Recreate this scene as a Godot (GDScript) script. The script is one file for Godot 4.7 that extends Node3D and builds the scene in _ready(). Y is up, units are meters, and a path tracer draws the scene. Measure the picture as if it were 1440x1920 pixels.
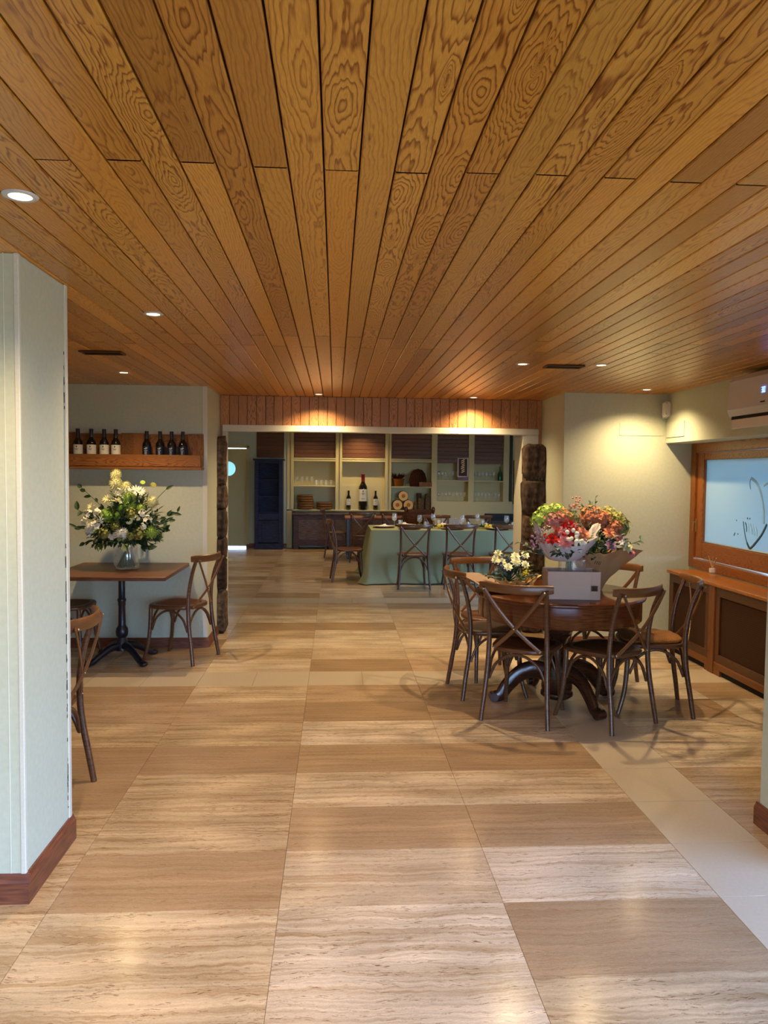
extends Node3D
# A restaurant hall: plank ceiling, travertine floor, bentwood cross-back chairs.
# x runs to the right, y up, the camera looks towards -z.

const CEIL := 2.30
const BOARD_W := 0.0876
const WOOD_N := 12          # plank variants side by side in the wood texture
var M := {}                 # materials
var T := {}                 # textures
var used := {}              # names taken at top level
var rng := RandomNumberGenerator.new()
var lamp_proto: Node3D

# ---------------------------------------------------------------- mesh builder
class MB:
	var v := PackedVector3Array()
	var n := PackedVector3Array()
	var uv := PackedVector2Array()
	var c := PackedColorArray()
	var col := Color(1, 1, 1)
	var coloured := false
	var xf := Transform3D()
	var uo := Vector2.ZERO

	func t(a: Vector3, b: Vector3, d: Vector3, na: Vector3, nb: Vector3, nd: Vector3, ua := Vector2.ZERO, ub := Vector2.ZERO, ud := Vector2.ZERO) -> void:
		if (b - a).cross(d - a).dot(na + nb + nd) > 0.0:
			var q := b; b = d; d = q
			var qn := nb; nb = nd; nd = qn
			var qu := ub; ub = ud; ud = qu
		v.append(xf * a); v.append(xf * b); v.append(xf * d)
		n.append((xf.basis * na).normalized()); n.append((xf.basis * nb).normalized()); n.append((xf.basis * nd).normalized())
		uv.append(ua); uv.append(ub); uv.append(ud)
		if coloured:
			c.append(col); c.append(col); c.append(col)

	func flat(a: Vector3, b: Vector3, d: Vector3, out: Vector3, ua := Vector2.ZERO, ub := Vector2.ZERO, ud := Vector2.ZERO) -> void:
		var g := (b - a).cross(d - a)
		if g.length() < 1e-12:
			return
		g = g.normalized()
		if g.dot(out) < 0.0:
			g = -g
		t(a, b, d, g, g, g, ua, ub, ud)

	func quad(a: Vector3, b: Vector3, d: Vector3, e: Vector3, out: Vector3, ua := Vector2.ZERO, ub := Vector2(1, 0), ud := Vector2(1, 1), ue := Vector2(0, 1)) -> void:
		flat(a, b, d, out, ua, ub, ud)
		flat(a, d, e, out, ua, ud, ue)

	# box from corner to corner with chamfered edges; grain (uv.y) runs along the longer side of every face
	func box(lo: Vector3, hi: Vector3, bev := 0.0) -> void:
		var mid := (lo + hi) * 0.5
		var h := (hi - lo) * 0.5
		bev = minf(bev, 0.49 * minf(2 * h.x, minf(2 * h.y, 2 * h.z)))
		for ax in 3:
			var a1 := (ax + 1) % 3
			var a2 := (ax + 2) % 3
			for s in [-1.0, 1.0]:
				var p: Array[Vector3] = []
				var u: Array[Vector2] = []
				for q in [[-1, -1], [1, -1], [1, 1], [-1, 1]]:
					var w := Vector3.ZERO
					w[ax] = s * h[ax]
					w[a1] = q[0] * (h[a1] - bev)
					w[a2] = q[1] * (h[a2] - bev)
					p.append(mid + w)
					u.append(uvof(mid + w, a1, a2, h))
				var out := Vector3.ZERO
				out[ax] = s
				quad(p[0], p[1], p[2], p[3], out, u[0], u[1], u[2], u[3])
		if bev <= 0.0:
			return
		for ax in 3:                      # twelve edges
			var a1 := (ax + 1) % 3
			var a2 := (ax + 2) % 3
			for s1 in [-1.0, 1.0]:
				for s2 in [-1.0, 1.0]:
					var p: Array[Vector3] = []
					var u: Array[Vector2] = []
					for q in [[-1, 0], [1, 0], [1, 1], [-1, 1]]:
						var w := Vector3.ZERO
						w[ax] = q[0] * (h[ax] - bev)
						w[a1] = s1 * (h[a1] - (bev if q[1] else 0.0))
						w[a2] = s2 * (h[a2] - (0.0 if q[1] else bev))
						p.append(mid + w)
						u.append(uvof(mid + w, ax, a1, h))
					var out := Vector3.ZERO
					out[a1] = s1; out[a2] = s2
					quad(p[0], p[1], p[2], p[3], out, u[0], u[1], u[2], u[3])
		for sx in [-1.0, 1.0]:
			for sy in [-1.0, 1.0]:
				for sz in [-1.0, 1.0]:
					var s := Vector3(sx, sy, sz)
					var b := Vector3(bev, bev, bev)
					var o := mid + s * (h - b)
					var ua := uvof(o, 0, 1, h)
					flat(o + Vector3(sx * bev, 0, 0), o + Vector3(0, sy * bev, 0), o + Vector3(0, 0, sz * bev), s, ua, ua, ua)

	func uvof(p: Vector3, a1: int, a2: int, h: Vector3) -> Vector2:
		var l := a1 if h[a1] >= h[a2] else a2
		var s := a2 if h[a1] >= h[a2] else a1
		return uo + Vector2(p[s] / 0.0876 / 12.0, p[l] / 4.8)

	# a section swept along a path; up may turn with the path
	func sweep(path: PackedVector3Array, sec: PackedVector2Array, up := Vector3.UP, scales := PackedFloat32Array(), caps := true, smooth := true) -> void:
		var k := sec.size()
		var m := path.size()
		var sn := PackedVector2Array()
		for i in k:
			var e1 := sec[i] - sec[(i + k - 1) % k]
			var e2 := sec[(i + 1) % k] - sec[i]
			var nn := (Vector2(e1.y, -e1.x).normalized() + Vector2(e2.y, -e2.x).normalized())
			sn.append(nn.normalized())
		var area := 0.0
		for i in k:
			area += sec[i].cross(sec[(i + 1) % k])
		var sg := 1.0 if area > 0.0 else -1.0
		var rp: Array[PackedVector3Array] = []
		var rn: Array[PackedVector3Array] = []
		var ring_t: Array[Vector3] = []
		var rx: Array[Vector3] = []
		var ry: Array[Vector3] = []
		var prev := up
		var dist := 0.0
		var ds := PackedFloat32Array()
		for i in m:
			var tg: Vector3
			if i == 0:
				tg = path[1] - path[0]
			elif i == m - 1:
				tg = path[m - 1] - path[m - 2]
				dist += tg.length()
			else:
				tg = path[i + 1] - path[i - 1]
				dist += (path[i] - path[i - 1]).length()
			ds.append(dist)
			tg = tg.normalized()
			var x := tg.cross(prev)
			if x.length() < 1e-4:
				x = tg.cross(Vector3(0.31, 0.2, 0.93))
			x = x.normalized()
			var y := x.cross(tg).normalized()
			prev = y
			var sc := scales[i] if scales.size() == m else 1.0
			var pp := PackedVector3Array()
			var pn := PackedVector3Array()
			for j in k:
				pp.append(path[i] + (x * sec[j].x + y * sec[j].y) * sc)
				pn.append((x * sn[j].x + y * sn[j].y) * sg)
			rp.append(pp); rn.append(pn); ring_t.append(tg); rx.append(x); ry.append(y)
		for i in m - 1:
			for j in k:
				var j2 := (j + 1) % k
				var u0 := uo + Vector2(float(j) / k / 14.0, ds[i] / 4.8)
				var u1 := uo + Vector2(float(j + 1) / k / 14.0, ds[i] / 4.8)
				var u2 := uo + Vector2(float(j + 1) / k / 14.0, ds[i + 1] / 4.8)
				var u3 := uo + Vector2(float(j) / k / 14.0, ds[i + 1] / 4.8)
				if smooth:
					t(rp[i][j], rp[i][j2], rp[i + 1][j2], rn[i][j], rn[i][j2], rn[i + 1][j2], u0, u1, u2)
					t(rp[i][j], rp[i + 1][j2], rp[i + 1][j], rn[i][j], rn[i + 1][j2], rn[i + 1][j], u0, u2, u3)
				else:
					var e := sec[j2] - sec[j]
					var o2 := Vector2(e.y, -e.x) * sg
					var o := rx[i] * o2.x + ry[i] * o2.y
					flat(rp[i][j], rp[i][j2], rp[i + 1][j2], o, u0, u1, u2)
					flat(rp[i][j], rp[i + 1][j2], rp[i + 1][j], o, u0, u2, u3)
		if caps:
			for e in [0, m - 1]:
				var out := -ring_t[0] if e == 0 else ring_t[m - 1]
				for j in range(1, k - 1):
					t(rp[e][0], rp[e][j], rp[e][j + 1], out, out, out, uo, uo, uo)

	func tube(path: PackedVector3Array, r: Variant, sides := 8, caps := true) -> void:
		var sec := PackedVector2Array()
		for i in sides:
			sec.append(Vector2.from_angle(TAU * i / sides))
		var sc := PackedFloat32Array()
		for i in path.size():
			if r is float:
				sc.append(r)
			else:
				var f: float = float(i) / maxf(1.0, path.size() - 1) * (r.size() - 1)
				var k: int = mini(int(f), r.size() - 2)
				sc.append(lerpf(r[k], r[k + 1], f - k))
		sweep(path, sec, Vector3(0.02, 0.31, 0.95), sc, caps, true)

	# profile of (radius, height) turned round the y axis at o
	func lathe(pr: PackedVector2Array, seg := 20, o := Vector3.ZERO, lobes := 0, lobe := 0.0) -> void:
		var m := pr.size()
		var en := PackedVector2Array()
		for i in m - 1:
			var e := pr[i + 1] - pr[i]
			en.append(Vector2(e.y, -e.x).normalized())
		for i in m - 1:
			var n0 := en[i]
			var n1 := en[i]
			if i > 0 and en[i].dot(en[i - 1]) > 0.55:
				n0 = (en[i] + en[i - 1]).normalized()
			if i < m - 2 and en[i].dot(en[i + 1]) > 0.55:
				n1 = (en[i] + en[i + 1]).normalized()
			for j in seg:
				var a0 := TAU * j / seg
				var a1 := TAU * (j + 1) / seg
				var f0 := 1.0 + lobe * cos(a0 * lobes)
				var f1 := 1.0 + lobe * cos(a1 * lobes)
				var d0 := Vector3(cos(a0), 0, sin(a0))
				var d1 := Vector3(cos(a1), 0, sin(a1))
				var p00 := o + d0 * pr[i].x * f0 + Vector3.UP * pr[i].y
				var p10 := o + d1 * pr[i].x * f1 + Vector3.UP * pr[i].y
				var p01 := o + d0 * pr[i + 1].x * f0 + Vector3.UP * pr[i + 1].y
				var p11 := o + d1 * pr[i + 1].x * f1 + Vector3.UP * pr[i + 1].y
				var q00 := d0 * n0.x + Vector3.UP * n0.y
				var q10 := d1 * n0.x + Vector3.UP * n0.y
				var q01 := d0 * n1.x + Vector3.UP * n1.y
				var q11 := d1 * n1.x + Vector3.UP * n1.y
				var w0 := uo + Vector2(float(j) / seg, float(i) / m)
				var w1 := uo + Vector2(float(j + 1) / seg, float(i) / m)
				var w2 := uo + Vector2(float(j + 1) / seg, float(i + 1) / m)
				var w3 := uo + Vector2(float(j) / seg, float(i + 1) / m)
				if pr[i].x > 1e-6:
					t(p00, p10, p11, q00, q10, q11, w0, w1, w2)
				if pr[i + 1].x > 1e-6:
					t(p00, p11, p01, q00, q11, q01, w0, w2, w3)

	# flat polygon in its own plane pushed to a depth: pts in (a, b), from o along ax and bx, depth along cx
	func slab(pts: PackedVector2Array, o: Vector3, ax: Vector3, bx: Vector3, depth: Vector3, uvs := 1.0) -> void:
		var idx := Geometry2D.triangulate_polygon(pts)
		var dn := depth.normalized()
		for k in range(0, idx.size(), 3):
			var p: Array[Vector3] = []
			var u: Array[Vector2] = []
			for q in 3:
				var w := pts[idx[k + q]]
				p.append(o + ax * w.x + bx * w.y)
				u.append(uo + Vector2(w.x / 0.0876 / 12.0, w.y / 4.8) * uvs)
			flat(p[0], p[1], p[2], -dn, u[0], u[1], u[2])
			flat(p[0] + depth, p[1] + depth, p[2] + depth, dn, u[0], u[1], u[2])
		var area := 0.0
		for i in pts.size():
			area += pts[i].cross(pts[(i + 1) % pts.size()])
		for i in pts.size():
			var a := pts[i]
			var b := pts[(i + 1) % pts.size()]
			var e := (b - a) * (1.0 if area > 0 else -1.0)
			var out := ax * e.y - bx * e.x
			var pa := o + ax * a.x + bx * a.y
			var pb := o + ax * b.x + bx * b.y
			quad(pa, pb, pb + depth, pa + depth, out, uo, uo + Vector2(0.02, 0), uo + Vector2(0.02, 0.02), uo + Vector2(0, 0.02))

	# smooth grid of points, rows of equal length
	func grid(rows: Array, closed := false) -> void:
		var h := rows.size()
		var w: int = rows[0].size()
		var nn: Array[PackedVector3Array] = []
		for i in h:
			var line := PackedVector3Array()
			for j in w:
				var l: Vector3 = rows[i][(j + w - 1) % w if closed else maxi(j - 1, 0)]
				var r: Vector3 = rows[i][(j + 1) % w if closed else mini(j + 1, w - 1)]
				var a: Vector3 = rows[maxi(i - 1, 0)][j]
				var b: Vector3 = rows[mini(i + 1, h - 1)][j]
				var g := (r - l).cross(b - a)
				line.append(g.normalized() if g.length() > 1e-10 else Vector3.UP)
			nn.append(line)
		for i in h - 1:
			for j in (w if closed else w - 1):
				var j2 := (j + 1) % w
				var u0 := Vector2(float(j) / w, float(i) / h)
				var u1 := Vector2(float(j + 1) / w, float(i) / h)
				var u2 := Vector2(float(j + 1) / w, float(i + 1) / h)
				var u3 := Vector2(float(j) / w, float(i + 1) / h)
				t(rows[i][j], rows[i][j2], rows[i + 1][j2], nn[i][j], nn[i][j2], nn[i + 1][j2], u0, u1, u2)
				t(rows[i][j], rows[i + 1][j2], rows[i + 1][j], nn[i][j], nn[i + 1][j2], nn[i + 1][j], u0, u2, u3)

	# ball squashed by s
	func ball(o: Vector3, s: Vector3, seg := 10, rings := 6) -> void:
		for i in rings:
			for j in seg:
				var p: Array[Vector3] = []
				for q in [[0, 0], [0, 1], [1, 1], [1, 0]]:
					var la: float = PI * (i + q[0]) / rings
					var lo: float = TAU * (j + q[1]) / seg
					p.append(Vector3(sin(la) * cos(lo), cos(la), sin(la) * sin(lo)))
				var nm: Array[Vector3] = []
				for x in p:
					nm.append((x / s).normalized())
				if i > 0:
					t(o + p[0] * s, o + p[1] * s, o + p[2] * s, nm[0], nm[1], nm[2])
				if i < rings - 1:
					t(o + p[0] * s, o + p[2] * s, o + p[3] * s, nm[0], nm[2], nm[3])
				elif i == 0:
					pass

	# pointed leaf lying along dir, curved by bend
	func leaf(o: Vector3, dir: Vector3, up: Vector3, l: float, w: float, bend := 0.2, steps := 4) -> void:
		dir = dir.normalized()
		var side := dir.cross(up)
		if side.length() < 1e-3:
			side = dir.cross(Vector3(0.3, 0.2, 0.9))
		side = side.normalized()
		up = side.cross(dir).normalized()
		var cs: Array[Vector3] = []
		var ls: Array[Vector3] = []
		var rs: Array[Vector3] = []
		for i in steps + 1:
			var f := float(i) / steps
			var hw := w * 0.5 * pow(sin(PI * pow(f, 0.8)), 0.8) if i > 0 and i < steps else 0.0
			var p := o + dir * l * f - up * l * bend * f * f
			cs.append(p)
			ls.append(p + side * hw + up * hw * 0.35)
			rs.append(p - side * hw + up * hw * 0.35)
		for i in steps:
			for e in [ls, rs]:
				flat(cs[i], e[i], e[i + 1], up)
				flat(cs[i], e[i + 1], cs[i + 1], up)

	func mesh(m: Material) -> ArrayMesh:
		var a := []
		a.resize(Mesh.ARRAY_MAX)
		a[Mesh.ARRAY_VERTEX] = v
		a[Mesh.ARRAY_NORMAL] = n
		a[Mesh.ARRAY_TEX_UV] = uv
		if coloured:
			a[Mesh.ARRAY_COLOR] = c
		var am := ArrayMesh.new()
		am.add_surface_from_arrays(Mesh.PRIMITIVE_TRIANGLES, a)
		am.surface_set_material(0, m)
		return am

# ---------------------------------------------------------------- nodes
func numbered(called: String) -> String:
	if not used.has(called):
		used[called] = 0
		return called
	used[called] += 1
	return "%s_%03d" % [called, used[called]]

func tag(o: Node3D, label: String, category: String, group := "") -> Node3D:
	o.set_meta("label", label)
	o.set_meta("category", category)
	if group:
		o.set_meta("group", group)
	return o

func thing(called: String, label: String, category: String, at := Vector3.ZERO, turn := 0.0, group := "") -> Node3D:
	var o := Node3D.new()
	o.name = numbered(called)
	add_child(o)
	o.position = at
	o.rotation.y = turn
	return tag(o, label, category, group)

func part(called: String, b: MB, m: Material, parent: Node3D, at := Vector3.ZERO) -> MeshInstance3D:
	return put(called, b.mesh(m), parent, at)

func put(called: String, mesh: Mesh, parent: Node3D, at := Vector3.ZERO) -> MeshInstance3D:
	var o := MeshInstance3D.new()
	o.name = called
	o.mesh = mesh
	parent.add_child(o, true)
	o.position = at
	return o

func struct(called: String, b: MB, m: Material) -> MeshInstance3D:
	var o := MeshInstance3D.new()
	o.name = numbered(called)
	o.mesh = b.mesh(m)
	add_child(o)
	o.set_meta("kind", "structure")
	return o

func solo(called: String, b: MB, m: Material, label: String, category: String, at := Vector3.ZERO, group := "") -> MeshInstance3D:
	var o := MeshInstance3D.new()
	o.name = numbered(called)
	o.mesh = b.mesh(m)
	add_child(o)
	o.position = at
	tag(o, label, category, group)
	return o

func copy(src: Node3D, at: Vector3, turn := 0.0, label := "", group := "") -> Node3D:
	var o: Node3D = src.duplicate()
	o.name = numbered(str(src.name).get_slice("_0", 0))
	add_child(o)
	o.position = at
	o.rotation.y = turn
	if label:
		o.set_meta("label", label)
	if group:
		o.set_meta("group", group)
	return o

# Catmull-Rom through points
func curve(p: Array, per := 5) -> PackedVector3Array:
	var out := PackedVector3Array()
	for i in p.size() - 1:
		var a: Vector3 = p[maxi(i - 1, 0)]
		var b: Vector3 = p[i]
		var d: Vector3 = p[i + 1]
		var e: Vector3 = p[mini(i + 2, p.size() - 1)]
		for k in per:
			out.append(b.cubic_interpolate(d, a, e, float(k) / per))
	out.append(p[-1])
	return out

func circle(r: float, k := 8) -> PackedVector2Array:
	var s := PackedVector2Array()
	for i in k:
		s.append(Vector2.from_angle(TAU * i / k) * r)
	return s

func rect(w: float, h: float, r := 0.0) -> PackedVector2Array:
	w *= 0.5; h *= 0.5
	if r <= 0.0:
		return PackedVector2Array([Vector2(-w, -h), Vector2(w, -h), Vector2(w, h), Vector2(-w, h)])
	return PackedVector2Array([Vector2(-w + r, -h), Vector2(w - r, -h), Vector2(w, -h + r), Vector2(w, h - r), Vector2(w - r, h), Vector2(-w + r, h), Vector2(-w, h - r), Vector2(-w, -h + r)])

func v2(a: Array) -> PackedVector2Array:
	var o := PackedVector2Array()
	for i in range(0, a.size(), 2):
		o.append(Vector2(a[i], a[i + 1]))
	return o

func bx(lo: Vector3, hi: Vector3, bev := 0.0) -> MB:
	var b := MB.new()
	b.uo = Vector2(rng.randi() % WOOD_N / float(WOOD_N), rng.randf())
	b.box(lo, hi, bev)
	return b

# ---------------------------------------------------------------- materials
func mat(col: Color, rough := 0.6, spec := 0.5, metal := 0.0) -> StandardMaterial3D:
	var m := StandardMaterial3D.new()
	m.albedo_color = col
	m.roughness = rough
	m.metallic_specular = spec
	m.metallic = metal
	return m

func rgb(r: int, g: int, b: int) -> Color:
	return Color(r / 255.0, g / 255.0, b / 255.0)

func tex(im: Image) -> ImageTexture:
	return ImageTexture.create_from_image(im)

func smooth(a: float, b: float, x: float) -> float:
	var f := clampf((x - a) / (b - a), 0.0, 1.0)
	return f * f * (3.0 - 2.0 * f)

# plain-sawn pine: each column of the picture is a plank cut through a leaning, wandering trunk
func wood_texture() -> ImageTexture:
	var cw := 96
	var ch := 2048
	var w := cw * WOOD_N
	var data := PackedByteArray()
	data.resize(w * ch * 3)
	var fn := FastNoiseLite.new()
	fn.seed = 7
	fn.frequency = 1.0
	fn.fractal_type = FastNoiseLite.FRACTAL_NONE
	var r := RandomNumberGenerator.new()
	r.seed = 4
	for k in WOOD_N:
		var straight := k % 4 == 3
		var cx := r.randf_range(-0.4, 0.4) if not straight else r.randf_range(1.5, 2.4)
		var h0 := r.randf_range(-0.25, 0.25)
		var slope := r.randf_range(-1.2, 1.2)
		var freq := r.randf_range(4.0, 6.2)
		var tone := r.randf_range(0.86, 1.06)
		var dark := ([0.95, 0.6, 0.85, 0.4, 0.35, 0.9, 0.5, 0.45][k % 8]) as float
		var knots := []
		for q in r.randi_range(1, 3):
			knots.append(Vector3(r.randf_range(-0.7, 0.7), r.randf_range(0.05, 0.95) * 22.0, r.randf_range(0.25, 0.5)))
		for y in ch:
			var z := y / float(ch) * 22.0
			var wob := fn.get_noise_2d(z * 0.16, k * 17.3) * 0.9
			var hh := h0 + slope * sin(z * 0.19 + k) + fn.get_noise_2d(z * 0.24, k * 31.7 + 5.0) * 1.7
			var wig := fn.get_noise_2d(z * 3.0, k * 3.1) * 0.05
			for x in cw:
				var a := x / float(cw) * 2.0 - 1.0
				var dx := a - cx - wob
				var d := hh
				var kd := 0.0
				for q in knots:
					var e: float = ((a - q.x) * (a - q.x) * 5.0 + (z - q.y) * (z - q.y) * 1.6) / (q.z * q.z)
					if e < 6.0:
						var g := exp(-e)
						d += g * 1.1
						kd = maxf(kd, exp(-e * 9.0))
				var rad := sqrt(dx * dx + d * d) + wig + fn.get_noise_2d(a * 3.0 + k * 40.0, z * 1.1) * 0.07 + fn.get_noise_2d(a * 11.0 + k * 7.0, z * 3.0) * 0.012
				var f := rad * freq
				f -= floorf(f)
				var late := clampf((f - 0.42) / 0.42, 0.0, 1.0)
				late = late * late * (1.0 - clampf((f - 0.86) / 0.12, 0.0, 1.0))
				var fine := fn.get_noise_2d(a * 60.0, z * 7.0 + k * 9.0) * 0.05
				var t := clampf(late * dark + kd * 0.9, 0.0, 1.0)
				var cr := lerpf(0.84, 0.50, t) * tone + fine
				var cg := lerpf(0.60, 0.26, t) * tone + fine
				var cb := lerpf(0.245, 0.07, t) * tone + fine * 0.7
				var at := (y * w + k * cw + x) * 3
				data[at] = int(clampf(cr, 0, 1) * 255)
				data[at + 1] = int(clampf(cg, 0, 1) * 255)
				data[at + 2] = int(clampf(cb, 0, 1) * 255)
	return tex(Image.create_from_data(w, ch, false, Image.FORMAT_RGB8, data))

# travertine cut along the bed: 8 slabs, two across and four down
func travertine_texture() -> ImageTexture:
	var cw := 512
	var ch := 256
	var w := cw * 2
	var data := PackedByteArray()
	data.resize(w * ch * 4 * 3)
	var fn := FastNoiseLite.new()
	fn.seed = 21
	fn.frequency = 1.0
	fn.fractal_type = FastNoiseLite.FRACTAL_NONE
	var base := [[0.76, 0.685, 0.585], [0.655, 0.555, 0.445], [0.785, 0.72, 0.64], [0.715, 0.63, 0.52], [0.745, 0.67, 0.58], [0.635, 0.535, 0.43], [0.78, 0.72, 0.645], [0.685, 0.59, 0.49]]
	var contrast := [1.0, 0.55, 0.9, 1.1, 0.8, 0.5, 1.1, 0.7]
	for k in 8:
		var ox := (k % 2) * cw
		var oy := int(k / 2.0) * ch
		var con: float = contrast[k]
		for y in ch:
			var b := y / float(ch)
			for x in cw:
				var a := x / float(cw)
				var warp := fn.get_noise_2d(a * 2.0 + k * 9.0, b * 2.0) * 0.035 + fn.get_noise_2d(a * 12.0, b * 9.0 + k * 5.0) * 0.013
				var bb := b + warp
				var band := fn.get_noise_2d(a * 0.5 + k * 3.0, bb * 8.0) * 0.75 + fn.get_noise_2d(a * 1.0 + k * 7.0, bb * 24.0) * 0.6 + fn.get_noise_2d(a * 3.0, bb * 66.0 + k * 11.0) * 0.4
				var grain := fn.get_noise_2d(a * 90.0 + k * 20.0, b * 110.0) * 0.5 + fn.get_noise_2d(a * 30.0, b * 120.0 + k * 13.0) * 0.5
				var cloud := fn.get_noise_2d(a * 2.0 + k * 2.0, b * 1.5 + 40.0)
				var s := 1.0 + con * (band * 0.115 + cloud * 0.08) + grain * 0.085
				var pit := fn.get_noise_2d(a * 17.0 + k * 50.0, bb * 96.0)
				var zone := fn.get_noise_2d(a * 3.0 + k * 6.0, bb * 14.0)
				var hole := smooth(0.70, 0.90, pit + zone * 0.42) * con
				var cr: float = base[k][0] * s
				var cg: float = base[k][1] * (s - con * maxf(0.0, -band) * 0.05)
				var cb: float = base[k][2] * (s - con * maxf(0.0, -band) * 0.12)
				cr = lerpf(cr, 0.40, hole * 0.65)
				cg = lerpf(cg, 0.29, hole * 0.65)
				cb = lerpf(cb, 0.20, hole * 0.65)
				var at := ((oy + y) * w + ox + x) * 3
				data[at] = int(clampf(cr, 0, 1) * 255)
				data[at + 1] = int(clampf(cg, 0, 1) * 255)
				data[at + 2] = int(clampf(cb, 0, 1) * 255)
	return tex(Image.create_from_data(w, ch * 4, false, Image.FORMAT_RGB8, data))

# small grey noise picture between two greys, for tinting plain materials
func speckle(seed_: int, fx: float, fy: float, lo: float, hi: float, size := 256, oct := 3) -> ImageTexture:
	var fn := FastNoiseLite.new()
	fn.seed = seed_
	fn.frequency = 1.0
	fn.fractal_octaves = oct
	var im := Image.create(size, size, false, Image.FORMAT_RGB8)
	for y in size:
		for x in size:
			var a := x / float(size)
			var b := y / float(size)
			# blended over the seam so that it repeats
			var wa := smooth(0.8, 1.0, a)
			var wb := smooth(0.8, 1.0, b)
			var q := lerpf(lerpf(fn.get_noise_2d(a * fx, b * fy), fn.get_noise_2d((a - 1) * fx, b * fy), wa), lerpf(fn.get_noise_2d(a * fx, (b - 1) * fy), fn.get_noise_2d((a - 1) * fx, (b - 1) * fy), wa), wb)
			var g := lerpf(lo, hi, clampf(q * 0.9 + 0.5, 0, 1))
			im.set_pixel(x, y, Color(g, g, g))
	return tex(im)

# woven cane: a fine basket weave of light and dark strands
func cane_texture(la: Color, da: Color) -> ImageTexture:
	var im := Image.create(128, 128, false, Image.FORMAT_RGB8)
	for y in 128:
		for x in 128:
			var i := int(x / 8.0)
			var j := int(y / 8.0)
			var over := (i + j) % 2 == 0
			var q := (y % 8) if over else (x % 8)
			var e: float = absf(q - 3.5) / 3.5
			im.set_pixel(x, y, la.lerp(da, smooth(0.45, 1.0, e) * 0.9 + (0.12 if over else 0.0)))
	return tex(im)

func tri_mat(col: Color, t: Texture2D, scale: Vector3, rough := 0.6, spec := 0.5, world := false) -> StandardMaterial3D:
	var m := mat(col, rough, spec)
	m.albedo_texture = t
	m.uv1_triplanar = true
	m.uv1_world_triplanar = world
	m.uv1_scale = scale
	return m

func wood_mat(col: Color, rough := 0.4, spec := 0.5) -> StandardMaterial3D:
	var m := mat(col, rough, spec)
	m.albedo_texture = T.wood
	return m

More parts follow.
